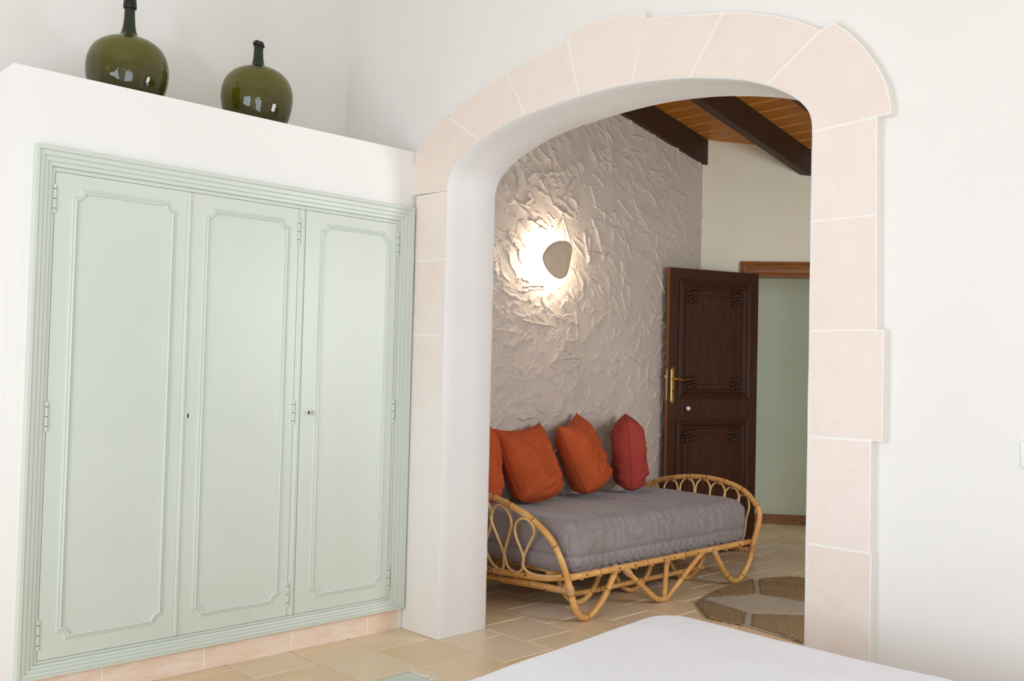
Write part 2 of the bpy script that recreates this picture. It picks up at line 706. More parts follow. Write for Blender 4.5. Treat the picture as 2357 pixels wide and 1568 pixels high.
def outer_pt(p):
    if p[1] <= 0.0:
        return (WX0 if p[0] < 1 else WX1, 0.0)
    dx, dz = p[0] - c[0], p[1] - c[1]
    if p[1] < 1.0:
        return (WX0 if dx < 0 else WX1, p[1])
    t = min(((WX0 - c[0]) / dx) if dx < 0 else ((WX1 - c[0]) / dx if dx > 0 else 1e9), (WZ - c[1]) / dz if dz > 1e-6 else 1e9)
    return (c[0] + dx * t, c[1] + dz * t)


outp = [outer_pt(p) for p in intr]
# put the two top corners exactly on sample points
for corner in ((WX0, WZ), (WX1, WZ)):
    j = min(range(n), key=lambda i: math.hypot(outp[i][0] - corner[0], outp[i][1] - corner[1]))
    outp[j] = corner
for (x, z), (ox, oz) in zip(intr, outp):
    wob = 0.0012 * math.sin(z * 23 + x * 17)
    V += [(ox, YW, oz), (x, YW, z), (x + wob, 0.0012, z), (x + wob, YB, z), (ox, YB, oz)]
for i in range(n - 1):
    a, b = i * 5, (i + 1) * 5
    F += [(a, b, b + 1, a + 1), (a + 3, b + 3, b + 4, a + 4)]
wall_arch = mesh_obj('wall_front', V, F, M['wall'])
tag(wall_arch, kind='structure')
# the white plastered reveal with a thin rounded lip at the stones
V, F = [], []
rprof = [(-0.0080, 0.006), (-0.0062, -0.0004), (-0.0025, -0.0022), (0.0, 0.0006), (0.0, 0.06), (0.0, 0.19), (0.0, YB - 0.01), (-0.006, YB - 0.001), (-0.010, YB + 0.002)]
for i, (x, z) in enumerate(intr):
    a, b = intr[max(0, i - 1)], intr[min(n - 1, i + 1)]
    t = Vector((b[0] - a[0], b[1] - a[1])).normalized()
    nrm = Vector((t.y, -t.x))
    for (o, y) in rprof:
        w = 0.0016 * noise.noise(Vector((x * 7, y * 9, z * 7))) + 0.001 * noise.noise(Vector((x * 30, y * 30, z * 30)))
        V.append((x + nrm.x * (o + w + 0.0028), y, z + nrm.y * (o + w + 0.0028)))
k = len(rprof)
for i in range(n - 1):
    for s in range(k - 1):
        F.append((i * k + s, i * k + s + 1, (i + 1) * k + s + 1, (i + 1) * k + s))
rev = mesh_obj('reveal', V, F, M['reveal'], wall_arch, True)

# ------------------------------------------------------------------ arch stones (every stone a piece)
trim = empty('trim_1', (0.95, YW, 0))
tag(trim, kind='structure')


def arc(a, b):
    """points of the intrados between the points nearest a and b (inclusive)"""
    ia = min(range(n), key=lambda i: math.hypot(intr[i][0] - a[0], intr[i][1] - a[1]))
    ib = min(range(n), key=lambda i: math.hypot(intr[i][0] - b[0], intr[i][1] - b[1]))
    s = 1 if ib >= ia else -1
    mid = [intr[i] for i in range(ia, ib + s, s)]
    return [a] + mid[1:-1] + [b]


LX = -0.262
stones = []
lz = [0.0, 0.372, 0.737, 1.093, 1.461, 1.828, 2.159]
lout = [(-0.266, -0.266), (-0.268, -0.266), (-0.271, -0.268), (-0.278, -0.276), (-0.252, -0.246), (-0.250, -0.246)]
for i in range(6):
    ix = [float(np.interp(q, [0, 0.6, 1.1, 1.7, 2.066], [0.0, -0.002, -0.005, -0.007, -0.008])) for q in (lz[i], lz[i + 1])]
    stones.append([(lout[i][0], lz[i]), (lout[i][1], lz[i + 1]), (ix[1], lz[i + 1]), (ix[0], lz[i])])
stones.append([(-0.292, 2.168), (-0.257, 2.383), (-0.199, 2.43), (-0.131, 2.486), (-0.056, 2.534), (-0.012, 2.518)] + arc((0.222, 2.371), (-0.010, 2.162)))
stones.append([(-0.010, 2.516), (0.05, 2.553), (0.175, 2.604), (0.281, 2.637), (0.385, 2.657)] + arc((0.518, 2.439), (0.222, 2.371)))
stones.append([(0.385, 2.657), (0.567, 2.689), (0.764, 2.718)] + arc((0.836, 2.463), (0.518, 2.439)))
stones.append([(0.764, 2.718), (0.772, 2.746), (0.865, 2.766), (0.986, 2.764), (1.103, 2.751), (1.180, 2.738), (1.180, 2.715)] + arc((1.122, 2.461), (0.836, 2.463)))
stones.append([(1.183, 2.712), (1.344, 2.686), (1.545, 2.645)] + arc((1.401, 2.43), (1.122, 2.461)))
stones.append([(1.545, 2.645), (1.64, 2.623), (1.749, 2.585), (1.845, 2.543), (1.941, 2.486)] + arc((1.735, 2.338), (1.401, 2.43)))
stones.append([(1.941, 2.486), (1.983, 2.503), (2.034, 2.461), (2.096, 2.39), (2.142, 2.318), (2.173, 2.254), (2.188, 2.186), (2.188, 2.154), (2.163, 2.154)] + arc((1.917, 2.140), (1.735, 2.338)))
rz = [2.152, 1.831, 1.458, 1.099, 0.738, 0.0]
rout = [(2.143, 2.146), (2.146, 2.151), (2.175, 2.174), (2.137, 2.138), (2.143, 2.141)]
for i in range(5):
    top_in = 2.140 if i == 0 else rz[i]
    stones.append([(1.916, rz[i + 1]), (1.917, top_in), (rout[i][0], rz[i]), (rout[i][1], rz[i + 1])])


def shrink(pts, d):
    P = [Vector(p) for p in pts]
    k = len(P)
    ar = sum(P[i - 1].x * P[i].y - P[i].x * P[i - 1].y for i in range(k))
    if ar < 0:
        P.reverse()
    out = []
    for i in range(k):
        e1, e2 = (P[i] - P[i - 1]).normalized(), (P[(i + 1) % k] - P[i]).normalized()
        n1, n2 = Vector((-e1.y, e1.x)), Vector((-e2.y, e2.x))
        nn = n1 + n2
        nn = nn / max(0.5, nn.dot(n1))
        q = P[i] + nn * d
        out.append((q.x, q.y))
    return out


def subdivide_poly(pts, step=0.06):
    return dense(list(pts) + [pts[0]], step=step)[:-1]


for i, s in enumerate(stones):
    s2 = shrink(s, 0.0042)
    s3 = []
    for (x, z) in subdivide_poly(s2):
        w = 0.0018
        s3.append((x + w * noise.noise(Vector((x * 19, z * 19, i * 3.1))), z + w * noise.noise(Vector((x * 19 + 50, z * 19, i * 3.1)))))
    o = poly_prism('stone', s3, 0.0003 * random.random(), YW + 0.004, M['stone'], None, 0.0008)
    adopt(trim, o)
    mo = poly_prism('mortar', shrink(s, -0.0005), 0.0008 + 0.00022 * (i % 3), YW + 0.003, M['mortar'], None, 0)
    adopt(trim, mo)

# ------------------------------------------------------------------ other bedroom walls
wl = box('wall_left', (XL - 0.15, -5.5, 0), (XL, YW + 0.02, 4.0), M['wall'])
tag(wl, kind='structure')


def wall_with_window(name, axis, pos, thick, a0, a1, w0, w1, z0, z1, ztop, mat):
    bm = bmesh.new()
    for (p, q, r, s) in ((a0, w0, 0, ztop), (w1, a1, 0, ztop), (w0, w1, 0, z0), (w0, w1, z1, ztop)):
        if axis == 'y':
            add_box(bm, p, q, pos - thick, pos, r, s)
        else:
            add_box(bm, pos, pos + thick, p, q, r, s)
    return tag(bm_obj(name, bm, mat), kind='structure')


wall_with_window('wall_back', 'y', -4.7, 0.2, -1.1, 5.1, 0.72, 2.68, 0.15, 2.35, 4.0, M['wall'])
wall_with_window('wall_right', 'x', 4.9, 0.2, -4.9, 0.3, -4.15, -2.45, 0.15, 2.35, 4.0, M['wall'])
tag(box('ceiling_bedroom', (-1.1, -5.5, 3.85), (5.1, 0.2, 4.0), M['wall']), kind='structure')

# window frames in the two unseen bedroom windows
for k, (ax, pos, a, b) in enumerate((('y', -4.8, 0.72, 2.68), ('x', 5.0, -4.15, -2.45))):
    bm = bmesh.new()
    for (p, q, r, s) in ((a, a + 0.06, 0.5, 2.4), (b - 0.06, b, 0.5, 2.4), ((a + b) / 2 - 0.04, (a + b) / 2 + 0.04, 0.5, 2.4), (a, b, 0.5, 0.56), (a, b, 2.34, 2.4)):
        if ax == 'y':
            add_box(bm, p, q, pos - 0.03, pos + 0.03, r, s, 0.005)
        else:
            add_box(bm, pos - 0.03, pos + 0.03, p, q, r, s, 0.005)
    tag(bm_obj('window_%d' % (k + 1), bm, M['casing']), kind='structure')

# built-in cupboard box (plaster), with a recess that holds the doors
bm = bmesh.new()
CY0, CZ = -1.881, 2.387
add_box(bm, XL, XB, CY0, -1.79, 0, 2.085)
add_box(bm, XL, XB, -0.02, YW, 0, 2.085)
add_box(bm, XL, XB, CY0, YW, 2.085, CZ)
add_box(bm, XL, XB - 0.05, -1.79, -0.02, 0.0, 0.12)
add_box(bm, XL, XL + 0.05, -1.79, -0.02, 0.12, 2.09)
cup = bm_obj('wall_cupboard', bm, M['box'])
tag(cup, kind='structure')

# pink skirting tiles under the cupboard
bb = box('baseboard_left', (XB - 0.055, -1.80, 0.0), (XB - 0.0035, -0.004, 0.112), M['mortar'])
tag(bb, kind='structure')
edges = [-1.90, -1.477, -1.05, -0.626, -0.204, -0.003]
for a, b in zip(edges, edges[1:]):
    a = max(a, -1.80)
    box('tile', (XB - 0.02, a + 0.003, 0.002), (XB - 0.002, b - 0.003, 0.110), M['skirt'], bb, 0.002)

# ------------------------------------------------------------------ fitted wardrobe
ward = empty('fitted_wardrobe', (XB, -0.9, 0.1))
tag(ward, 'sage green fitted wardrobe with three panelled doors, built into the white plaster wall', 'wardrobe')
FY0, FY1, FZ0, FZ1 = -1.803, -0.008, 0.104, 2.100
IY0, IY1, IZ0, IZ1 = -1.723, -0.095, 0.164, 2.010


def member(name, side):
    """one mitred member of the stepped frame"""
    steps = [(0.0, -0.004), (0.0, 0.030), (0.03, 0.034), (0.18, 0.034), (0.20, 0.0275), (0.225, 0.029), (0.40, 0.027), (0.42, 0.0205), (0.445, 0.022), (0.61, 0.020), (0.63, 0.0135), (0.655, 0.015),
             (0.80, 0.013), (0.82, 0.001), (0.84, 0.004), (1.0, 0.004), (1.0, -0.02)]
    V, F = [], []
    for e in (0, 1):
        for t, h in steps:
            y0, y1 = FY0 + (IY0 - FY0) * t, FY1 + (IY1 - FY1) * t
            z0, z1 = FZ0 + (IZ0 - FZ0) * t, FZ1 + (IZ1 - FZ1) * t
            if side == 'l':
                p = (y0, z0) if e == 0 else (y0, z1)
            elif side == 'r':
                p = (y1, z0) if e == 0 else (y1, z1)
            elif side == 't':
                p = (y0, z1) if e == 0 else (y1, z1)
            else:
                p = (y0, z0) if e == 0 else (y1, z0)
            V.append((XB + h, p[0], p[1]))
    k = len(steps)
    for s in range(k - 1):
        F.append((s, s + 1, k + s + 1, k + s))
    o = mesh_obj(name, V, F, M['green'])
    b = bmesh.new()
    b.from_mesh(o.data)
    bmesh.ops.recalc_face_normals(b, faces=b.faces)
    b.to_mesh(o.data)
    b.free()
    adopt(ward, o)
    return o


member('stile', 'l')
member('stile', 'r')
member('top_rail', 't')
member('bottom_rail', 'b')
adopt(ward, box('carcass', (XB - 0.07, -1.735, 0.15), (XB - 0.022, -0.085, 2.02), M['gap']))
# mullion between second and third door
bm = bmesh.new()
add_box(bm, XB - 0.02, XB + 0.004, -0.6565, -0.6225, IZ0 + 0.001, IZ1 - 0.001, 0.002)
add_box(bm, XB, XB + 0.009, -0.6465, -0.6325, IZ0 + 0.001, IZ1 - 0.001, 0.003)
adopt(ward, bm_obj('mullion', bm, M['green']))


def panel_path(y0, y1, z0, z1, r):
    P = []

    def notch(cx, cz, a0):
        for k in range(9):
            a = math.radians(a0 + (-90) * k / 8)
            P.append((cx + r * math.cos(a), cz + r * math.sin(a)))
    # counter-clockwise, concave quarter circles cut out of every corner with a small shoulder
    sh = 0.007
    P.append((y0 + r + sh, z0)); P.append((y1 - r - sh, z0))
    notch(y1 - sh * 0, z0, 180)
    P.append((y1, z0 + r + sh)); P.append((y1, z1 - r - sh))
    notch(y1, z1, 270)
    P.append((y1 - r - sh, z1)); P.append((y0 + r + sh, z1))
    notch(y0, z1, 360)
    P.append((y0, z1 - r - sh)); P.append((y0, z0 + r + sh))
    notch(y0, z0, 90)
    return P


DX = XB + 0.0045


def ward_door(y0, y1, my0, my1, mz0, mz1, hinge_y, strip, key):
    d = box('door', (XB - 0.018, y0 + 0.0014, IZ0 + 0.0015), (DX, y1 - 0.0014, IZ1 - 0.0015), M['green'], None, 0.0012)
    adopt(ward, d)
    prof = [(-0.013, 0.0), (-0.010, 0.0045), (-0.006, 0.0055), (-0.003, 0.0030), (-0.001, 0.0075), (0.003, 0.010), (0.007, 0.008), (0.0095, 0.0)]
    mo = sweep_closed('moulding', panel_path(my0, my1, mz0, mz1, 0.031), prof, lambda u, v, h: (DX + h, u, v), M['green'], None)
    adopt(ward, mo)
    mo.parent = d
    mo.matrix_parent_inverse = d.matrix_parent_inverse.copy()
    mo.matrix_parent_inverse = (Matrix.Translation(-Vector(ward.location)).inverted() @ Matrix.Translation(-Vector(ward.location)))
    subs = []
    if strip:
        subs.append(box('cover_strip', (DX - 0.002, strip - 0.0075, IZ0 + 0.003), (DX + 0.008, strip + 0.0075, IZ1 - 0.003), M['green'], None, 0.003))
    for hz in (1.905, 1.08, 0.262):
        V, F, FM = [], [], []
        tube_geo(V, F, FM, [(DX + 0.003, hinge_y, hz - 0.055), (DX + 0.003, hinge_y, hz + 0.055)], 0.0052, 10)
        for q in (-0.037, 0.0, 0.037):
            tube_geo(V, F, FM, [(DX + 0.003, hinge_y, hz + q - 0.0012), (DX + 0.003, hinge_y, hz + q + 0.0012)], 0.0056, 10)
        FM = [0] * 12 + [1] * (len(F) - 12)
        subs.append(mesh_obj('hinge', V, F, M['green'], None, False, [M['green'], M['gap']], FM))
    if key:
        ky, kz = key[:2]
        V = []
        ring = [(ky + 0.0032 * math.cos(a), kz + 0.006 + 0.0032 * math.sin(a)) for a in [math.radians(-30 + 240 * q / 8) for q in range(9)]]
        ring += [(ky - 0.0024, kz - 0.009), (ky + 0.0024, kz - 0.009)]
        V = [(DX + 0.0012, p, q) for p, q in ring] + [(DX - 0.002, p, q) for p, q in ring]
        kk = len(ring)
        F = [tuple(range(kk)), tuple(range(kk, 2 * kk))[::-1]] + [(q, (q + 1) % kk, kk + (q + 1) % kk, kk + q) for q in range(kk)]
        subs.append(mesh_obj('keyhole', V, F, M['dark']))
        if key[2]:
            V, F, FM = [], [], []
            tube_geo(V, F, FM, [(DX, ky, kz), (DX + 0.026, ky, kz)], 0.0024, 8)
            tube_geo(V, F, FM, [(DX + 0.034, ky + 0.009 * math.cos(a) * 0.25, kz + 0.009 * math.sin(a)) if False else (DX + 0.034 + 0.009 * math.cos(a), ky, kz + 0.009 * math.sin(a)) for a in [2 * math.pi * q / 14 for q in range(14)]], 0.0018, 6, closed=True)
            subs.append(mesh_obj('key', V, F, M['brass'], None, True))
    for s_ in subs:
        s_.parent = d
        s_.matrix_parent_inverse = Matrix.Identity(4)
    return d


ward_door(-1.722, -1.186, -1.647, -1.254, 0.242, 1.944, -1.7225, -1.186, None)
ward_door(-1.186, -0.6575, -1.105, -0.716, 0.242, 1.943, -0.659, None, (-1.160, 1.074, False))
ward_door(-0.6215, -0.0955, -0.536, -0.148, 0.240, 1.948, -0.0955, None, (-0.576, 1.079, True))

# ------------------------------------------------------------------ sitting room: trowelled wall (relief is geometry)
ys = np.arange(YB, 3.125, 0.0046)
zs = np.arange(0.0, 3.43, 0.0046)
NY, NZ = len(ys), len(zs)
H = np.zeros((NY, NZ))
YY, ZZ = np.meshgrid(ys, zs, indexing='ij')


def smooth_noise(scale, seed):
    r = np.random.default_rng(seed)
    gy, gz = int(3.2 / scale) + 3, int(3.6 / scale) + 3
    g = r.standard_normal((gy, gz))
    fy, fz = (YY - YB) / scale, ZZ / scale
    iy, iz = fy.astype(int), fz.astype(int)
    ty, tz = fy - iy, fz - iz
    ty, tz = ty * ty * (3 - 2 * ty), tz * tz * (3 - 2 * tz)
    return (g[iy, iz] * (1 - ty) * (1 - tz) + g[iy + 1, iz] * ty * (1 - tz) + g[iy, iz + 1] * (1 - ty) * tz + g[iy + 1, iz + 1] * ty * tz)


N1, N2, N3 = smooth_noise(0.05, 1), smooth_noise(0.02, 2), smooth_noise(0.012, 3)
for k in range(1500):
    y0, z0 = rng.uniform(YB - 0.05, 3.15), rng.uniform(0.0, 3.4)
    q = rng.random()
    if z0 > 1.75:
        ang = rng.normal(-0.75, 0.45) if q < 0.72 else rng.uniform(0, math.pi)
    else:
        ang = rng.normal(-0.15, 0.5) if q < 0.6 else rng.normal(0.8, 0.5)
    L, W = rng.uniform(0.06, 0.24), rng.uniform(0.02, 0.075)
    if k % 9 == 0:
        L, W = rng.uniform(0.12, 0.28), rng.uniform(0.012, 0.02)      # narrow worm-like ridges
    h = rng.uniform(0.005, 0.017)
    rad = (L + W) / 2 + 0.02
    a0, a1 = np.searchsorted(ys, [y0 - rad, y0 + rad])
    b0, b1 = np.searchsorted(zs, [z0 - rad, z0 + rad])
    if a1 - a0 < 3 or b1 - b0 < 3:
        continue
    sl = (slice(a0, a1), slice(b0, b1))
    ca, sa = math.cos(ang), math.sin(ang)
    u = ((YY[sl] - y0) * ca + (ZZ[sl] - z0) * sa) / (L / 2) + N1[sl] * 0.16
    v = (-(YY[sl] - y0) * sa + (ZZ[sl] - z0) * ca) / (W / 2) + N1[sl] * 0.30 + N2[sl] * 0.14
    mask = (np.abs(u) ** 2.4 + np.abs(v) ** 2.6) < 1
    sgn = 1 if rng.random() < 0.72 else -1
    ramp_ = np.clip((v * sgn + 1) / 2, 0, 1) ** 2.1 * (1 - 0.5 * np.abs(u))
    new = H[sl] * 0.55 + h * (0.10 + ramp_)
    if W < 0.021:
        new = H[sl] + h * 1.2 * np.clip(1 - v * v, 0, 1)
    H[sl] = np.where(mask, new, H[sl])
for k in range(3600):                                              # crumbs dragged up by the trowel, in clusters
    if k % 6 == 0:
        cy0, cz0 = rng.uniform(YB, 3.12), rng.uniform(0.3, 3.3)
    y0, z0 = cy0 + rng.normal(0, 0.022), cz0 + rng.normal(0, 0.022)
    r0, h = rng.uniform(0.004, 0.011), rng.uniform(0.002, 0.006)
    a0, a1 = np.searchsorted(ys, [y0 - 0.02, y0 + 0.02])
    b0, b1 = np.searchsorted(zs, [z0 - 0.02, z0 + 0.02])
    if a1 - a0 < 3 or b1 - b0 < 3:
        continue
    sl = (slice(a0, a1), slice(b0, b1))
    q = ((YY[sl] - y0) / r0) ** 2 + ((ZZ[sl] - z0) / (r0 * rng.uniform(0.5, 1.0))) ** 2
    H[sl] += h * np.clip(1 - q, 0, 1)
amp = np.clip(1.15 - 0.22 * (YY - 0.9), 0.62, 1.25)
H = H * amp
Hs = H.copy()                                                      # soften the grid a little
Hs[1:-1, 1:-1] = (H[1:-1, 1:-1] * 4 + H[:-2, 1:-1] + H[2:, 1:-1] + H[1:-1, :-2] + H[1:-1, 2:]) / 8
H = Hs + N3 * 0.00035 + N1 * 0.0006
XX = XT - 0.006 + H
top = 3.436 - 0.1628 * YY + 0.010 * N2[:, :1] + 0.006 * N3[:, :1]
ZC = np.minimum(ZZ, top)
XX = np.where(ZZ > top, XT - 0.05, XX)
verts = np.stack([XX, YY, ZC], -1).reshape(-1, 3)
ii = np.arange((NY - 1) * (NZ - 1))
r_, c_ = ii // (NZ - 1), ii % (NZ - 1)
v0 = r_ * NZ + c_
quads = np.stack([v0, v0 + NZ, v0 + NZ + 1, v0 + 1], -1)
keep = ~((ZZ[r_, c_] > top[r_, c_] + 0.02))
quads = quads[keep]
me = bpy.data.meshes.new('wall_side')
me.vertices.add(len(verts))
me.vertices.foreach_set('co', verts.astype(np.float32).ravel())
me.loops.add(len(quads) * 4)
me.loops.foreach_set('vertex_index', quads.astype(np.int32).ravel())
me.polygons.add(len(quads))
me.polygons.foreach_set('loop_start', (np.arange(len(quads)) * 4).astype(np.int32))
me.polygons.foreach_set('use_smooth', np.ones(len(quads), dtype=bool))
me.materials.append(M['rough'])
me.update()
me.validate()
ws = bpy.data.objects.new('wall_side', me)
COL.objects.link(ws)
tag(ws, kind='structure')
adopt_wall = box('backing', (XT - 0.2, YB, 0), (XT - 0.06, 3.2, 3.7), M['wall'], ws)

# ------------------------------------------------------------------ wall with the doorway, hall beyond
DO0, DO1, DOZ = 0.392, 1.20, 2.052
bm = bmesh.new()


def wall_piece(bm, s0, s1, z0, z1, o0=-0.14, o1=0.0):
    vs_ = [bm.verts.new(fw(s, o, z)) for z in (z0, z1) for (s, o) in ((s0, o0), (s1, o0), (s1, o1), (s0, o1))]
    for f in ((0, 3, 2, 1), (4, 5, 6, 7), (0, 1, 5, 4), (1, 2, 6, 5), (2, 3, 7, 6), (3, 0, 4, 7)):
        bm.faces.new([vs_[i] for i in f])


wall_piece(bm, -0.25, DO0, 0, 3.5)
wall_piece(bm, DO1, 5.0, 0, 3.5)
wall_piece(bm, DO0, DO1, DOZ, 3.5)
tag(bm_obj('wall_far', bm, M['farwall']), kind='structure')

HK = -1.33        # hall wall, behind the doorway
bm = bmesh.new()
wall_piece(bm, -1.6, 3.2, 0, 3.2, HK - 0.12, HK)
tag(bm_obj('wall_hall', bm, M['hallwall']), kind='structure')
bm = bmesh.new()
wall_piece(bm, -1.7, -1.6, 0, 3.2, HK - 0.1, 0.1)
tag(bm_obj('wall_hall_left', bm, M['hallwall']), kind='structure')
bm = bmesh.new()
wall_piece(bm, 3.1, 3.2, 0, 3.2, HK - 0.1, -0.14)
tag(bm_obj('wall_hall_right', bm, M['hallwall']), kind='structure')
hb = bmesh.new()
wall_piece(hb, -1.6, 3.1, 0, 0.078, HK, HK + 0.008)
hbo = tag(bm_obj('baseboard_hall', hb, M['mortar']), kind='structure')
for k in range(12):
    s0 = -1.45 + k * 0.343
    b = bmesh.new()
    wall_piece(b, s0 + 0.003, s0 + 0.340, 0.001, 0.086, HK + 0.002, HK + 0.014)
    bm_obj('tile', b, M['skirt_dark'], hbo)
# wall closing the sitting room on the unseen right, with its window opening
wall_with_window('wall_sitting_right', 'x', 3.2, 0.2, YB, 7.0, 1.25, 2.25, 0.9, 2.1, 3.8, M['farwall'])

# sloping plank ceiling: every board a piece
ceil = mesh_obj('ceiling', [(-2.4, YB, CC - CM * YB + 0.03), (3.4, YB, CC - CM * YB + 0.03), (3.4, 7.0, CC - CM * 7.0 + 0.03), (-2.4, 7.0, CC - CM * 7.0 + 0.03)], [(0, 1, 2, 3)], M['plank'])
tag(ceil, kind='structure')
PW = 0.137
k0 = -17
for k in range(k0, 34):
    ya, yb = 2.577 + k * PW + 0.0018, 2.577 + (k + 1) * PW - 0.0018
    if ya < YB - 0.05 or yb > 7.0:
        continue
    V = []
    ch = 0.007
    prof = [(ya, 0.02), (ya, ch), (ya + ch, 0.0), (yb - ch, 0.0), (yb, ch), (yb, 0.02)]
    for x in (-0.76, 3.3):
        for (y, d) in prof:
            V.append((x + (0.02 if k % 2 else 0), y, CC - CM * y + d))
    F = [(i, i + 1, 7 + i, 6 + i) for i in range(5)] + [(5, 0, 6, 11), tuple(range(6))[::-1], tuple(range(6, 12))]
    mesh_obj('plank', V, F, None, ceil, False, [M['plank'], M['groove']], [1 if i in (1, 3) else 0 for i in range(len(F))])
# dark beams running down the slope
for k, xa in enumerate((-0.713, -0.112, 0.468, 1.05, 1.63, 2.21)):
    xb = xa + 0.067
    yend = {0: 3.14, 1: 3.60, 2: 4.0}.get(k, 4.4)
    V = []
    for (y) in (YB - 0.05, yend):
        for (x, d) in ((xa, 0.0), (xb, 0.0), (xb, -0.186), (xb - 0.006, -0.192), (xa + 0.006, -0.192), (xa, -0.186)):
            V.append((x, y, CC - CM * y + d))
    F = [(i, (i + 1) % 6, 6 + (i + 1) % 6, 6 + i) for i in range(6)] + [tuple(range(6))[::-1], tuple(range(6, 12))]
    o = mesh_obj('beam', V, F, M['beam'])
    b = bmesh.new(); b.from_mesh(o.data); bmesh.ops.recalc_face_normals(b, faces=b.faces); b.to_mesh(o.data); b.free()
    tag(o, kind='structure')

# ------------------------------------------------------------------ the door and its frame
door = empty('door_1', fw(DO0, 0, 0))
tag(door, kind='structure')


def casing_piece(name, pts, prof):
    """profiled casing along the polyline pts (s, z) on the far wall; prof = (outward offset, projection)"""
    V, F = [], []
    P = [Vector(p) for p in pts]
    k = len(prof)
    for i, p in enumerate(P):
        if i == 0:
            t = (P[1] - P[0]).normalized(); nn = Vector((-t.y, t.x))
        elif i == len(P) - 1:
            t = (P[-1] - P[-2]).normalized(); nn = Vector((-t.y, t.x))
        else:
            a, b = (p - P[i - 1]).normalized(), (P[i + 1] - p).normalized()
            n1, n2 = Vector((-a.y, a.x)), Vector((-b.y, b.x))
            nn = n1 + n2
            nn = nn / nn.dot(n1)
        for (o, h) in prof:
            q = p + nn * o
            V.append(fw(q.x, h, q.y))
    for i in range(len(P) - 1):
        for s in range(k - 1):
            F.append((i * k + s, i * k + s + 1, (i + 1) * k + s + 1, (i + 1) * k + s))
    o = mesh_obj(name, V, F, M['casing'])
    b = bmesh.new(); b.from_mesh(o.data); bmesh.ops.recalc_face_normals(b, faces=b.faces); b.to_mesh(o.data); b.free()
    adopt(door, o)
    return o


cp = [(0.0, -0.15), (0.0, 0.020), (0.014, 0.026), (0.03, 0.021), (0.05, 0.021), (0.062, 0.027), (0.085, 0.024), (0.095, 0.018), (0.105, 0.024), (0.112, 0.024), (0.112, -0.002)]
casing_piece('casing', [(DO0 + 0.003, 0.0), (DO0 + 0.003, DOZ - 0.006), (DO1 - 0.003, DOZ - 0.006), (DO1 - 0.003, 0.0)], cp)

# leaf, swung open towards the trowelled wall: local u from hinge to free edge, w out of the face
th = math.radians(20)
HB = Vector((-0.3265, 3.328, 0.0))
U = Vector((-math.sin(th), -math.cos(th), 0))
Wv = Vector((math.cos(th), -math.sin(th), 0))
leafM = Matrix(((U.x, Wv.x, 0, HB.x), (U.y, Wv.y, 0, HB.y), (0, 0, 1, 0), (0, 0, 0, 1)))


def lp(u, w, z):
    return HB + U * u + Wv * w + Vector((0, 0, z))


LW, LZ0, LZ1 = 0.774, 0.012, 2.062


def leaf_box(bm, u0, u1, w0, w1, z0, z1, bev=0.0):
    add_box(bm, u0, u1, w0, w1, z0, z1, bev, leafM)


bm = bmesh.new()
UP0, UP1, UZ0, UZ1 = 0.066, 0.690, 1.125, 1.978
LP0, LP1, LQ0, LQ1 = 0.066, 0.696, 0.200, 0.970
for (u0, u1, z0, z1) in ((-0.014, UP0, LZ0, LZ1), (UP1, LW, LZ0, LZ1), (UP0, UP1, UZ1, LZ1), (UP0, UP1, LQ1, UZ0), (UP0, UP1, LZ0, LQ0)):
    leaf_box(bm, u0, u1, -0.036, 0.0, z0, z1)
leaf = bm_obj('leaf', bm, M['door'])
leaf.data.materials.append(M['dooredge'])
for f in leaf.data.polygons:
    if f.normal.dot(U) > 0.9 and (f.center - HB).dot(U) > LW - 0.002:
        f.material_index = 1
adopt(door, leaf)


def sub(o):
    o.parent = leaf
    o.matrix_parent_inverse = Matrix.Identity(4)
    return o


def lframe(u, v, h):
    return lp(u, h, v)


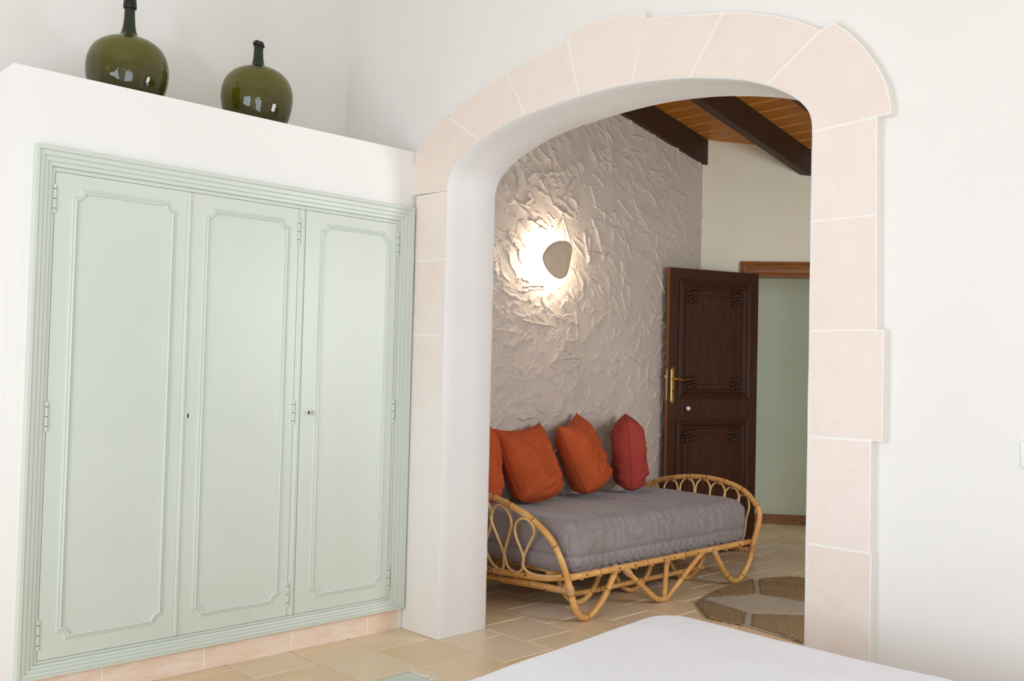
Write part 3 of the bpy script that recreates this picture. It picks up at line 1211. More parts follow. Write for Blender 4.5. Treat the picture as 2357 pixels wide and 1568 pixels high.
for (u0, u1, z0, z1) in ((UP0, UP1, UZ0, UZ1), (LP0, LP1, LQ0, LQ1)):
    rect = [(u0, z0), (u1, z0), (u1, z1), (u0, z1)]
    prof = [(-0.004, 0.0), (-0.004, 0.010), (0.006, 0.014), (0.016, 0.010), (0.022, 0.002), (0.032, 0.004), (0.042, -0.004), (0.050, -0.012)]
    sub(sweep_closed('moulding', rect, prof, lframe, M['door'], None))
    bm = bmesh.new()
    leaf_box(bm, u0 + 0.002, u1 - 0.002, -0.030, -0.012, z0 + 0.002, z1 - 0.002)
    leaf_box(bm, u0 + 0.062, u1 - 0.062, -0.014, -0.004, z0 + 0.062, z1 - 0.062, 0.006)
    sub(bm_obj('panel', bm, M['door']))
    # thin carved bead running between the corner carvings
    b0, b1, c0, c1 = u0 + 0.118, u1 - 0.105, z0 + 0.10, z1 - 0.105
    r2 = [(b0, c0), (b1, c0), (b1, c1), (b0, c1)]
    sub(sweep_closed('bead', r2, [(-0.004, -0.0042), (-0.002, -0.0005), (0.002, -0.0005), (0.004, -0.0042)], lframe, M['door'], None))
    for cu in (b0 + 0.004, b1 - 0.004):
        for cz in (c0 + 0.012, c1 - 0.012):
            V, F, FM = [], [], []
            for q in range(8):
                a = 2 * math.pi * q / 8 + 0.39
                r1 = 0.048 if q % 2 else 0.060
                pa = [lp(cu + 0.012 * math.cos(a), 0.001, cz + 0.012 * math.sin(a))]
                pa += [lp(cu + r1 * 0.6 * math.cos(a + 0.16), 0.0035, cz + r1 * 0.6 * math.sin(a + 0.16)), lp(cu + r1 * math.cos(a + 0.02), 0.000, cz + r1 * math.sin(a + 0.02))]
                tube_geo(V, F, FM, spline(pa, 3), 0.0085, 6, rfun=lambda t: 0.35 + 1.1 * math.sin(math.pi * min(1, max(0, t))))
                cc = (cu + r1 * 0.98 * math.cos(a + 0.4), cz + r1 * 0.98 * math.sin(a + 0.4))
                tube_geo(V, F, FM, [lp(cc[0] + 0.007 * math.cos(w), 0.0, cc[1] + 0.007 * math.sin(w)) for w in [0.7 * e for e in range(8)]], 0.0026, 5)
            tube_geo(V, F, FM, [lp(cu, -0.004, cz), lp(cu, 0.005, cz)], 0.011, 10)
            sub(mesh_obj('carving', V, F, M['carve'], None, True))
# lock furniture
bm = bmesh.new()
leaf_box(bm, 0.722, 0.752, 0.0, 0.004, 1.095, 1.335, 0.0015)
leaf_box(bm, 0.728, 0.746, 0.003, 0.007, 1.103, 1.327, 0.002)
V0 = [(0.722, 1.335), (0.737, 1.350), (0.752, 1.335)]
for zz, sg in ((1.335, 1), (1.095, -1)):
    a, b_, c2 = [bm.verts.new(lp(u, 0.004, zz + sg * d)) for u, d in ((0.7235, -0.001), (0.737, 0.014), (0.7505, -0.001))]
    bm.faces.new((a, b_, c2))
sub(bm_obj('handle_plate', bm, M['brass']))['label'] = 'brass lock plate'
V, F, FM = [], [], []
tube_geo(V, F, FM, [lp(0.737, 0.004, 1.262), lp(0.737, 0.044, 1.262)], 0.0085, 12)
tube_geo(V, F, FM, spline([lp(0.742, 0.046, 1.262), lp(0.715, 0.047, 1.262), lp(0.690, 0.048, 1.256), lp(0.655, 0.048, 1.258), lp(0.615, 0.046, 1.266)], 5), 0.0085, 10, rfun=lambda t: 1.25 - 0.75 * t)
sub(mesh_obj('handle', V, F, M['brass'], None, True))
bm = bmesh.new()
leaf_box(bm, LW, LW + 0.003, -0.027, -0.010, 1.105, 1.335, 0.001)
leaf_box(bm, LW + 0.002, LW + 0.014, -0.024, -0.014, 1.265, 1.29, 0.002)
sub(bm_obj('latch_plate', bm, M['brass']))
V, F, FM = [], [], []
tube_geo(V, F, FM, [lp(0.737, 0.007, 1.178), lp(0.737, 0.0078, 1.178)], 0.006, 10)
tube_geo(V, F, FM, [lp(0.737, 0.007, 1.166), lp(0.737, 0.0078, 1.166)], 0.0035, 8)
sub(mesh_obj('keyhole', V, F, M['dark']))
kp = [(0.0, 0.0), (0.008, 0.0), (0.007, 0.012), (0.013, 0.016), (0.017, 0.024), (0.0155, 0.033), (0.009, 0.039), (0.0, 0.041)]
V, F = [], []
for (r, h) in kp:
    for q in range(16):
        a = 2 * math.pi * q / 16
        V.append(lp(0.615 + r * math.cos(a), h, 1.052 + r * math.sin(a)))
for i in range(len(kp) - 1):
    for q in range(16):
        F.append((i * 16 + q, i * 16 + (q + 1) % 16, (i + 1) * 16 + (q + 1) % 16, (i + 1) * 16 + q))
sub(mesh_obj('knob', V, F, M['white'], None, True))['label'] = 'round white knob'

# ------------------------------------------------------------------ wall lamp
lamp = empty('wall_lamp', (XT, 1.395, 2.002))
tag(lamp, 'pebble-shaped wall lamp glowing against the rough trowelled plaster', 'lamp')
lout2 = [(1.474, 2.127), (1.521, 2.126), (1.547, 2.112), (1.56, 2.086), (1.558, 2.054), (1.545, 1.998), (1.535, 1.954), (1.519, 1.917), (1.494, 1.895), (1.46, 1.883), (1.42, 1.887),
         (1.375, 1.906), (1.335, 1.935), (1.309, 1.971), (1.297, 2.001), (1.304, 2.028), (1.325, 2.057), (1.357, 2.087), (1.401, 2.111), (1.435, 2.121)]
lout2 = [(-3.011 + (a + 3.011) * 0.9916, 1.3 + (b - 1.3) * 0.9916) for a, b in lout2]
lsm = [(p.x, p.y) for p in spline([(a, b, 0) for a, b in lout2], 4, True)]
cyy, czz = 1.395, 2.002
V, F = [], []
rings = [(0.955, 0.093), (0.985, 0.095), (1.0, 0.101), (0.992, 0.107), (0.94, 0.112), (0.75, 0.117), (0.45, 0.119), (0.12, 0.120)]
k = len(lsm)
for (s, h) in rings:
    for (y, z) in lsm:
        V.append((XT + h, cyy + (y - cyy) * s, czz + (z - czz) * s))
for i in range(len(rings) - 1):
    for q in range(k):
        F.append((i * k + q, i * k + (q + 1) % k, (i + 1) * k + (q + 1) % k, (i + 1) * k + q))
F.append(tuple(range((len(rings) - 1) * k, len(rings) * k)))
F.append(tuple(range(k))[::-1])
adopt(lamp, mesh_obj('shade', V, F, M['shade'], None, True))
adopt(lamp, box('mount', (XT - 0.01, cyy - 0.035, czz - 0.035), (XT + 0.094, cyy + 0.035, czz + 0.035), M['shade'], None, 0.008))
V, F = [], []
for (s, h) in ((0.62, 0.093), (0.62, 0.084), (0.82, 0.084), (0.82, 0.093)):
    for (y, z) in lsm:
        V.append((XT + h, cyy + (y - cyy) * s, czz + (z - czz) * s))
for i in range(3):
    for q in range(k):
        F.append((i * k + q, i * k + (q + 1) % k, (i + 1) * k + (q + 1) % k, (i + 1) * k + q))
adopt(lamp, mesh_obj('light_ring', V, F, M['led'], None, True))

# ------------------------------------------------------------------ rattan daybed
bed = empty('rattan_daybed', (-0.18, 1.54, 0))
tag(bed, 'honey coloured rattan daybed with looped arched ends against the rough plaster wall', 'daybed')
RD, RN = M['rattan'], M['rattan_d']
XC = -0.185


def bt(name, pts, r, nodes=(), per=8, mat=None, seg=12):
    path = spline(pts, per) if per else pts
    o = tube(name, path, r, mat or RD, None, seg, nodes, RN)
    adopt(bed, o)
    return o


def wrap(p, d, r, length, turns=None, mat=None):
    """cane binding: a tightly wound coil round a pole at p along direction d"""
    p, d = Vector(p), Vector(d).normalized()
    up = d.orthogonal().normalized()
    sd = d.cross(up)
    turns = turns or max(3, int(length / 0.0042))
    V, F, FM = [], [], []
    path = []
    for q in range(turns * 10 + 1):
        a = 2 * math.pi * q / 10
        t = q / (turns * 10) - 0.5
        path.append(p + d * (t * length) + (up * math.cos(a) + sd * math.sin(a)) * r)
    tube_geo(V, F, FM, path, 0.0024, 5)
    o = mesh_obj('binding', V, F, mat or M['wrap'], None, True)
    adopt(bed, o)
    return o


near = [(-0.425, 0.612, 0.600), (-0.315, 0.613, 0.606), (-0.188, 0.619, 0.583), (-0.017, 0.631, 0.525), (0.110, 0.645, 0.445), (0.168, 0.664, 0.359), (0.204, 0.683, 0.264), (0.223, 0.699, 0.181), (0.232, 0.720, 0.100),
        (0.230, 0.757, 0.047), (0.226, 0.812, 0.019), (0.228, 0.872, 0.032), (0.231, 0.951, 0.095), (0.232, 1.009, 0.170), (0.232, 1.050, 0.236)]
bt('end_hoop', [(2 * -0.425 - 0.0 - p[0] + 0.0, p[1], p[2]) for p in near[:0]] + [(-0.640, 0.750, 0.02), (-0.640, 0.705, 0.18), (-0.628, 0.664, 0.38), (-0.585, 0.635, 0.50), (-0.52, 0.618, 0.568)] + near, 0.0175, (0.10, 0.42, 0.66, 0.86, 0.985, 1.155, 1.34, 1.60, 1.80, 2.0))
far = [(-0.640, 2.385, 0.10), (-0.655, 2.395, 0.232), (-0.668, 2.412, 0.34), (-0.664, 2.425, 0.44), (-0.615, 2.435, 0.512), (-0.551, 2.439, 0.549), (-0.445, 2.444, 0.579), (-0.303, 2.447, 0.603), (-0.173, 2.449, 0.611), (-0.044, 2.448, 0.604), (0.075, 2.444, 0.581), (0.166, 2.439, 0.544),
       (0.232, 2.43, 0.488), (0.268, 2.425, 0.440), (0.276, 2.416, 0.385), (0.264, 2.403, 0.306), (0.250, 2.392, 0.232), (0.240, 2.38, 0.151), (0.236, 2.345, 0.092), (0.232, 2.285, 0.035), (0.231, 2.215, 0.019), (0.232, 2.137, 0.058), (0.232, 2.054, 0.140), (0.232, 1.975, 0.238)]
bt('end_hoop', far, 0.0175, (0.36, 0.50, 0.66, 0.80, 0.93, 1.07, 1.21, 1.36, 1.62, 1.83, 2.02))
# long rails
bt('side_rail', [(0.232, 0.69, 0.243), (0.232, 1.5, 0.244), (0.232, 2.39, 0.247)], 0.0175, (0.22, 0.62, 0.98, 1.33, 1.6), 10)
bt('side_rail', [(-0.62, 0.71, 0.243), (-0.62, 1.5, 0.244), (-0.62, 2.39, 0.247)], 0.0175, (0.4, 0.9, 1.4), 10)
# end rails
bt('end_rail', [(-0.63, 0.695, 0.195), (-0.393, 0.690, 0.186), (-0.151, 0.688, 0.196), (0.034, 0.692, 0.208), (0.120, 0.698, 0.222), (0.215, 0.706, 0.240)], 0.0175, (0.12, 0.30))
bt('end_rail', [(-0.63, 2.385, 0.19), (-0.2, 2.385, 0.19), (0.228, 2.385, 0.192)], 0.0165, (0.2, 0.6))
bt('stretcher', [(-0.62, 0.73, 0.120), (-0.335, 0.722, 0.140), (-0.052, 0.715, 0.160), (0.147, 0.708, 0.166), (0.222, 0.704, 0.168)], 0.015, (0.3, 0.55))
# middle supports
bt('leg', [(0.234, 1.122, 0.236), (0.234, 1.19, 0.186), (0.234, 1.30, 0.108), (0.234, 1.405, 0.036), (0.234, 1.445, 0.021), (0.234, 1.478, 0.019), (0.234, 1.505, 0.019), (0.234, 1.535, 0.036), (0.234, 1.64, 0.102), (0.234, 1.745, 0.170), (0.234, 1.855, 0.238)], 0.015, (0.13, 0.62))
bt('leg', [(0.233, 1.508, 0.236), (0.233, 1.498, 0.13), (0.233, 1.488, 0.028)], 0.0155)
# rear legs and the inner row of hooped legs under the slats
for cy in (0.86, 1.5, 2.22):
    bt('leg', [(-0.62, cy - 0.17, 0.235), (-0.62, cy - 0.10, 0.10), (-0.62, cy - 0.03, 0.024), (-0.62, cy + 0.03, 0.024), (-0.62, cy + 0.10, 0.10), (-0.62, cy + 0.17, 0.235)], 0.0155)
for cy in (1.047, 1.52, 2.068):
    bt('inner_leg', [(-0.13, cy - 0.07, 0.16), (-0.08, cy - 0.05, 0.055), (-0.045, cy - 0.02, 0.021), (-0.02, cy + 0.01, 0.020), (0.01, cy + 0.045, 0.055), (0.03, cy + 0.09, 0.13), (0.04, cy + 0.11, 0.225)], 0.0150, (0.30,))
bt('inner_rail', [(-0.30, 0.72, 0.135), (-0.16, 0.83, 0.115), (-0.06, 0.93, 0.090), (0.005, 1.02, 0.078), (0.005, 1.3, 0.074), (0.007, 1.7, 0.074), (0.01, 2.2, 0.074)], 0.0150, (0.24, 0.6, 1.0))
bt('inner_rail', [(0.04, 0.72, 0.225), (0.04, 1.5, 0.225), (0.04, 2.38, 0.225)], 0.0145, (0.5, 1.1))
for q in range(11):
    y = 0.80 + q * 0.15
    bt('slat', [(-0.62, y, 0.220), (0.22, y, 0.220)], 0.009, (), 0, None, 8)
# small bolt heads in the rails
for y in (0.80, 1.07, 1.20, 1.46, 1.56, 1.79, 1.95, 2.24):
    adopt(bed, tube('bolt', [(0.2475, y, 0.246), (0.2515, y, 0.246)], 0.0045, M['dark'], None, 8))
for (x, z) in ((-0.075, 0.205), (-0.36, 0.192)):
    adopt(bed, tube('bolt', [(x, 0.6745, z), (x, 0.6700, z)], 0.005, M['dark'], None, 8))

# serpentine cane loops filling the ends (a looped curve: wide loop on top, narrow bend below)
near_loops = [((-0.375, 0.575), 0.0, -0.41), ((-0.218, 0.566), 0.0, -0.285), ((-0.055, 0.512), 0.0, -0.153)]


def ny(z, k=0.2, y0=0.6853):
    return y0 - k * (z - 0.25) - 0.012


pts = [(-0.60, 0.21), (-0.56, 0.215), (-0.53, 0.30), (-0.46, 0.44), (-0.445, 0.51), (-0.47, 0.565), (-0.51, 0.578), (-0.56, 0.54), (-0.57, 0.46), (-0.52, 0.32), (-0.50, 0.24), (-0.455, 0.204),
       (-0.405, 0.23), (-0.385, 0.31), (-0.315, 0.44), (-0.300, 0.52), (-0.33, 0.585), (-0.375, 0.596), (-0.43, 0.565), (-0.45, 0.48), (-0.385, 0.33), (-0.366, 0.269), (-0.338, 0.222), (-0.283, 0.200),
       (-0.249, 0.226), (-0.228, 0.302), (-0.155, 0.44), (-0.141, 0.484), (-0.160, 0.535), (-0.212, 0.567), (-0.262, 0.553), (-0.290, 0.515), (-0.302, 0.470), (-0.232, 0.310), (-0.212, 0.232), (-0.153, 0.207),
       (-0.104, 0.236), (-0.083, 0.304), (-0.020, 0.392), (0.020, 0.440), (0.026, 0.477), (-0.004, 0.508), (-0.046, 0.516), (-0.095, 0.497), (-0.128, 0.455), (-0.122, 0.40), (-0.081, 0.310), (-0.090, 0.258), (-0.066, 0.229),
       (-0.025, 0.219), (0.03, 0.220), (0.10, 0.228), (0.185, 0.246)]
P3 = []
for i, (x, z) in enumerate(pts):
    P3.append((x, ny(z) + 0.004 * math.sin(i * 0.9), z))
o = tube('loop', spline(P3, 6), 0.0078, M['cane'], None, 8)
adopt(bed, o)
ftops = [(-0.575, 0.525), (-0.424, 0.568), (-0.291, 0.589), (-0.166, 0.596), (-0.05, 0.585), (0.059, 0.565), (0.15, 0.530), (0.21, 0.47)]


def fy(z):
    return 2.395 + 0.15 * (z - 0.25) - 0.002


for a in range(len(ftops) - 1):
    tx, tz = ftops[a]
    w = 0.058 if a else 0.06
    if a == len(ftops) - 2:
        w = 0.046
    q = [(tx - 0.02, 0.235), (tx - 0.030, 0.30), (tx - w * 0.75, 0.40), (tx - w, tz - 0.075), (tx - w * 0.86, tz - 0.030), (tx - w * 0.45, tz - 0.004), (tx, tz), (tx + w * 0.45, tz - 0.006), (tx + w * 0.86, tz - 0.034), (tx + w, tz - 0.082), (tx + w * 0.75, 0.39), (tx + 0.030, 0.29), (tx + 0.02, 0.235)]
    o = tube('loop', spline([(x, fy(z), z) for x, z in q], 5), 0.0068, M['cane'], None, 8)
    adopt(bed, o)
# cane bindings
for (p, d, r, L) in (((0.224, 0.700, 0.176), (0.05, 0.06, -1), 0.0195, 0.036), ((0.200, 0.704, 0.196), (-0.3, 0.0, -1), 0.0185, 0.035), ((0.232, 1.045, 0.236), (0, 0.5, 0.86), 0.0195, 0.05),
                     ((0.232, 1.148, 0.218), (0, -0.8, 0.6), 0.0195, 0.055), ((0.232, 1.508, 0.232), (0, 0, 1), 0.0185, 0.045), ((0.232, 1.850, 0.236), (0, 0.83, 0.55), 0.0185, 0.04),
                     ((0.232, 1.980, 0.234), (0, -0.5, 0.86), 0.0195, 0.04), ((0.247, 2.388, 0.205), (0.1, 0.12, 1), 0.0195, 0.045), ((0.215, 2.386, 0.192), (1, 0, 0), 0.0182, 0.03), ((0.233, 1.488, 0.034), (0, 0, 1), 0.0175, 0.03),
                     ((-0.278, 0.688, 0.190), (1, 0, 0), 0.0193, 0.014), ((-0.15, 0.688, 0.196), (1, 0, 0.06), 0.0193, 0.014), ((-0.42, 0.690, 0.187), (1, 0, 0), 0.0193, 0.014),
                     ((-0.185, 0.619, 0.582), (1, 0, -0.27), 0.0193, 0.014), ((-0.040, 0.629, 0.534), (1, 0, -0.4), 0.0193, 0.014), ((0.04, 1.155, 0.215), (0.1, 0.2, 1), 0.0170, 0.03), ((0.04, 1.63, 0.215), (0.1, 0.2, 1), 0.0170, 0.03),
                     ((0.155, 0.708, 0.166), (1, 0, 0), 0.0165, 0.05), ((-0.05, 0.716, 0.160), (1, 0, 0), 0.0165, 0.014)):
    wrap(p, d, r, L)
for tx, tz in ftops[1:-1]:
    wrap((tx, fy(tz) + 0.004, tz + 0.008), (1, 0, 0.3 if tx < -0.3 else (-0.4 if tx > 0 else 0)), 0.0193, 0.013, None, M['rattan_d'])

# ------------------------------------------------------------------ mattress
mx0, mx1, my0, my1, mz0, mz1 = -0.635, 0.205, 0.712, 2.385, 0.236, 0.492
mat_root = empty('daybed_mattress', (-0.2, 1.54, mz0))
tag(mat_root, 'thick grey cotton covered mattress with wrinkled sides lying on the rattan daybed', 'mattress')


def fbm(x, y, z, o=4):
    v, a = 0.0, 1.0
    for _ in range(o):
        v += a * noise.noise(Vector((x, y, z)))
        x, y, z = x * 2.03, y * 2.03, z * 2.03
        a *= 0.5
    return v


def soft_box(name, x0, x1, y0, y1, z0, z1, rad, res, disp, mat):
    """rounded box as one surface: grid over a cube, rounded by an inner box and displaced along its normals"""
    cx, cy, cz = (x0 + x1) / 2, (y0 + y1) / 2, (z0 + z1) / 2
    hx, hy, hz = (x1 - x0) / 2, (y1 - y0) / 2, (z1 - z0) / 2
    bm = bmesh.new()

    def axis(h):
        k = max(3, int(2 * h / res))
        return [-h + 2 * h * i / k for i in range(k + 1)]
    ax, ay, az = axis(hx), axis(hy), axis(hz)
    cache = {}

    def vert(p):
        key = tuple(round(q, 6) for q in p)
        if key not in cache:
            cache[key] = bm.verts.new(p)
        return cache[key]
    for (A, B, fn) in ((ax, ay, lambda a, b: (a, b, hz)), (ax, ay, lambda a, b: (a, b, -hz)), (ax, az, lambda a, b: (a, hy, b)), (ax, az, lambda a, b: (a, -hy, b)), (ay, az, lambda a, b: (hx, a, b)), (ay, az, lambda a, b: (-hx, a, b))):
        for i in range(len(A) - 1):
            for j in range(len(B) - 1):
                bm.faces.new([vert(fn(A[i], B[j])), vert(fn(A[i + 1], B[j])), vert(fn(A[i + 1], B[j + 1])), vert(fn(A[i], B[j + 1]))])
    for v in bm.verts:
        p = v.co
        q = Vector((max(-hx + rad, min(hx - rad, p.x)), max(-hy + rad, min(hy - rad, p.y)), max(-hz + rad, min(hz - rad, p.z))))
        d = p - q
        if d.length > 1e-9:
            nrm = d.normalized()
            p2 = q + nrm * rad
        else:
            nrm = Vector((0, 0, 1))
            p2 = p
        w = Vector((cx, cy, cz)) + p2
        v.co = w + nrm * disp(w, nrm)
    return bm_obj(name, bm, mat, None, True)


def mdisp(w, nn):
    d = 0.0
    if nn.z < 0.55:
        # gathered side: vertical, slightly slanting folds that die out towards the floor seam
        zz = (w.z - mz0) / (mz1 - mz0)
        u = w.y * abs(nn.x) + w.x * abs(nn.y)
        lean = u + 0.35 * (w.z - mz0)
        ph = lean * 11.0 + 1.7 * noise.noise(Vector((u * 5.5, w.z * 2.0, 1.7))) + 0.35 * noise.noise(Vector((u * 15, w.z * 5, 4.7)))
        f = (0.5 + 0.5 * math.cos(2 * math.pi * ph)) ** 1.6
        mod = 0.6 + 1.1 * noise.noise(Vector((u * 4.0, 3.0, w.z * 1.5)))
        up_ = max(0.0, min(1.0, (zz - 0.40) / 0.12)) * (1 - 0.55 * max(0.0, (zz - 0.78) / 0.22))
        low = max(0.0, min(1.0, (0.38 - zz) / 0.10))
        k = 1.0 if abs(nn.x) > 0.5 else 0.18
        ph2 = u * 17 + 0.8 * noise.noise(Vector((u * 8, w.z * 3, 8.1)))
        f2 = (0.5 + 0.5 * math.cos(2 * math.pi * ph2)) ** 1.5
        d += k * (0.021 * (f - 0.3) * mod * up_ + 0.013 * (f2 - 0.35) * low + 0.004 * fbm(u * 20, w.z * 12, 2.0, 2))
        d += 0.010 * math.sin(math.pi * zz)
        d -= 0.009 * math.exp(-((zz - 0.40) / 0.035) ** 2)
    if nn.z > -0.2:
        t = max(0.0, nn.z)
        e = max(0.0, (w.x - (mx1 - 0.26)) / 0.26)
        d += t * (0.010 * fbm(w.x * 2.2, w.y * 2.2, 0.7, 3) + 0.012 * (1 - abs(fbm(w.x * 2.6 + w.y * 1.0, w.y * 5.0 - w.x * 2.2, 4.4, 2))) + e * 0.010 * (0.5 + 0.5 * math.cos(2 * math.pi * (w.y * 12.5 + 1.6 * (w.x - mx1) + 0.35 * (w.z - mz0) + 0.9 * noise.noise(Vector((w.y * 5.5, 0.9, 1.7)))))))
        d += t * 0.016 * math.exp(-((w.x + 0.25) / 0.5) ** 2)
        # fabric pulled in under the cushions and down at the front
        d -= t * 0.020 * max(0.0, (w.x - 0.06) / 0.15) ** 2
    return d


ms = soft_box('mattress_cover', mx0, mx1, my0, my1, mz0, mz1, 0.062, 0.0095, mdisp, M['grey'])
adopt(mat_root, ms)
zs_ = mz0 + 0.40 * (mz1 - mz0)
loop_path = []
rad = 0.06
for (cx_, cy_, a0) in ((mx1 - rad, my0 + rad, -90), (mx1 - rad, my1 - rad, 0), (mx0 + rad, my1 - rad, 90), (mx0 + rad, my0 + rad, 180)):
    for q in range(7):
        a = math.radians(a0 + 15 * q)
        loop_path.append((cx_ + (rad + 0.002) * math.cos(a), cy_ + (rad + 0.002) * math.sin(a), zs_))
lp2 = []
for a, b in zip(loop_path, loop_path[1:] + loop_path[:1]):
    k = max(1, int((Vector(b) - Vector(a)).length / 0.04))
    for q in range(k):
        p = Vector(a).lerp(Vector(b), q / k)
        p.z += 0.005 * noise.noise(p * 6)
        lp2.append(p)
adopt(mat_root, tube('seam', lp2, 0.0042, M['greyseam'], None, 6, (), None, True))


# ------------------------------------------------------------------ cushions
def cushion(label, center, u, v, w, h, t, mat, seed, sag=0.0, corner=0.06, group='rust coloured cushions on the daybed'):
    root = empty('cushion', center)
    tag(root, label, 'cushion', group)
    u = Vector(u).normalized()
    v = Vector(v)
    v = (v - u * v.dot(u)).normalized()
    nn = u.cross(v).normalized()
    N_ = 64
    V, F = [], []
    for side in (1, -1):
        for i in range(N_ + 1):
            for j in range(N_ + 1):
                a, b = -1 + 2 * i / N_, -1 + 2 * j / N_
                # pinched sides, pointed corners
                pa = a * (1 - 0.085 * (1 - a * a) * 0 - 0.075 * (1 - b * b) * a * a)
                pb = b * (1 - 0.075 * (1 - a * a) * b * b)
                kc = (0.17 if b < 0 else 0.02) * a * a * b * b
                pa, pb = pa * (1 - kc), pb * (1 - kc * 0.8)
                prof = max(0.0, (1 - a ** 4)) ** 0.62 * max(0.0, (1 - b ** 4)) ** 0.62
                bulge = prof * (1 - 0.18 * b * sag)
                x, y = pa * w / 2, pb * h / 2
                # wrinkles
                wr = 0.010 * fbm(a * 1.3 + seed, b * 1.6, side * 2 + seed, 2)
                f1 = 1 - abs(fbm(a * 0.8 + b * 0.6 + seed, b * 3.0 - a * 1.1, seed * 1.7 + side, 2))
                wr += 0.034 * (max(0.0, f1 - 0.4) ** 1.5 * 1.9 - 0.5) * (0.35 + 0.65 * max(0, -b) ** 0.6)
                f2 = 1 - abs(fbm(a * 3.5 + seed * 2, b * 1.4 + a, seed + side * 5, 2))
                wr += 0.012 * (f2 - 0.7)
                edge = min(1.0, 3.2 * (1 - max(abs(a), abs(b))))
                d = side * (t / 2 * bulge + wr * edge)
                y -= sag * 0.03 * (1 - a * a)
                V.append(u * x + v * y + nn * d)
    k = (N_ + 1) ** 2
    for s_ in (0, 1):
        for i in range(N_):
            for j in range(N_):
                q = s_ * k + i * (N_ + 1) + j
                f = (q, q + N_ + 1, q + N_ + 2, q + 1)
                F.append(f if s_ == 0 else f[::-1])
    o = mesh_obj('cover', V, F, mat, root, True)
    b = bmesh.new(); b.from_mesh(o.data); bmesh.ops.remove_doubles(b, verts=b.verts, dist=1e-4); bmesh.ops.recalc_face_normals(b, faces=b.faces); b.to_mesh(o.data); b.free()
    o.data.polygons.foreach_set('use_smooth', [True] * len(o.data.polygons))
    path = []
    for (a, b2, c2, d2) in ((-1, -1, 1, -1), (1, -1, 1, 1), (1, 1, -1, 1), (-1, 1, -1, -1)):
        for q in range(16):
            a_, b_ = a + (c2 - a) * q / 16, b2 + (d2 - b2) * q / 16
            pa = a_ * (1 - 0.075 * (1 - b_ * b_) * a_ * a_)
            pb = b_ * (1 - 0.075 * (1 - a_ * a_) * b_ * b_)
            kc = (0.17 if b_ < 0 else 0.02) * a_ * a_ * b_ * b_
            pa, pb = pa * (1 - kc), pb * (1 - kc * 0.8)
            path.append(u * pa * w / 2 + v * (pb * h / 2 - sag * 0.03 * (1 - a_ * a_)))
    tube('piping', path, 0.0028, mat, root, 6, (), None, True)
    return root


cushion('rust orange cushion half hidden by the white arch jamb, nearest the looped end', (-0.500, 0.772, 0.757), (-0.70, 0.71, 0.0), (-0.02, -0.05, 0.98), 0.26, 0.46, 0.16, M['orange'], 3.1, 0.5)
cushion('wide rust orange cushion facing the room, second from the arch jamb', (-0.488, 1.105, 0.748), (-0.08, 0.99, 0.06), (-0.40, 0.0, 0.92), 0.44, 0.475, 0.19, M['orange'], 8.4, 0.6)
cushion('rust orange cushion tilted with one corner up, in the middle of the row', (-0.470, 1.555, 0.780), (-0.42, 0.88, 0.17), (-0.36, -0.10, 0.93), 0.41, 0.48, 0.22, M['orange'], 14.2, 0.7)
cushion('brick red cushion standing edge on, farthest from the arch jamb', (-0.430, 1.975, 0.772), (-0.66, 0.75, 0.04), (-0.10, -0.02, 0.99), 0.40, 0.50, 0.22, M['rustred'], 21.7, 0.2)


# ------------------------------------------------------------------ demijohns on the cupboard
def demijohn(label, loc, prof_out, lip, thick=0.005, tiltf=None):
    root = empty('demijohn', loc)
    tag(root, label, 'bottle', 'green glass demijohns on the cupboard top')
    sm_ = [(max(0.0006, p.x), p.y) for p in spline([(r, z, 0) for r, z in prof_out], 6)]
    cut = max(i for i, (r, z) in enumerate(sm_) if r > 0.040) + 1
    lathe('body', sm_[:cut + 1], M['glass'], root, 56)
    lathe('neck', sm_[cut:], M['glass_n'], root, 32)
    lathe('lip', lip, M['glass_n'], root, 32, (0, 0, 0), True, tiltf)
    return root


demijohn('taller green glass demijohn with a long neck on the white cupboard top', (-0.58, -1.338, CZ + 0.001),
         [(0.0006, 0.012), (0.05, 0.006), (0.09, 0.001), (0.118, 0.008), (0.143, 0.045), (0.162, 0.10), (0.169, 0.155), (0.164, 0.205), (0.143, 0.252), (0.105, 0.284), (0.062, 0.300), (0.038, 0.316), (0.027, 0.350), (0.0225, 0.40), (0.0205, 0.475)],
         [(0.0215, 0.430), (0.0275, 0.432), (0.0285, 0.440), (0.0265, 0.468), (0.0235, 0.478), (0.0165, 0.478), (0.016, 0.455), (0.0205, 0.432)])


def crook(p):
    if p.z > 0.42:
        return Vector((p.x, p.y, p.z + 0.16 * (p.y * -0.9 - p.x * 0.4) + 0.0015 * math.sin(5 * math.atan2(p.y, p.x))))
    return p


demijohn('shorter green glass demijohn with a crooked lip, nearer the stone arch', (-0.58, -0.717, CZ + 0.001),
         [(0.0006, 0.012), (0.05, 0.006), (0.085, 0.001), (0.112, 0.010), (0.138, 0.050), (0.158, 0.110), (0.167, 0.170), (0.163, 0.218), (0.145, 0.262), (0.110, 0.297), (0.066, 0.318), (0.036, 0.330), (0.0265, 0.352), (0.0225, 0.39), (0.0215, 0.442)],
         [(0.0225, 0.424), (0.0265, 0.425), (0.0282, 0.431), (0.0265, 0.440), (0.0225, 0.447), (0.0165, 0.447), (0.0165, 0.435), (0.0215, 0.424)], 0.005, crook)

# ------------------------------------------------------------------ white bed in the foreground
wb = empty('white_bed', (2.4, -1.45, 0))
tag(wb, 'bed covered with a smooth white sheet in front of the stone arch', 'bed')
BX0, BX1, BY0, BY1, BZ = 1.655, 3.16, -2.45, -0.462, 0.553


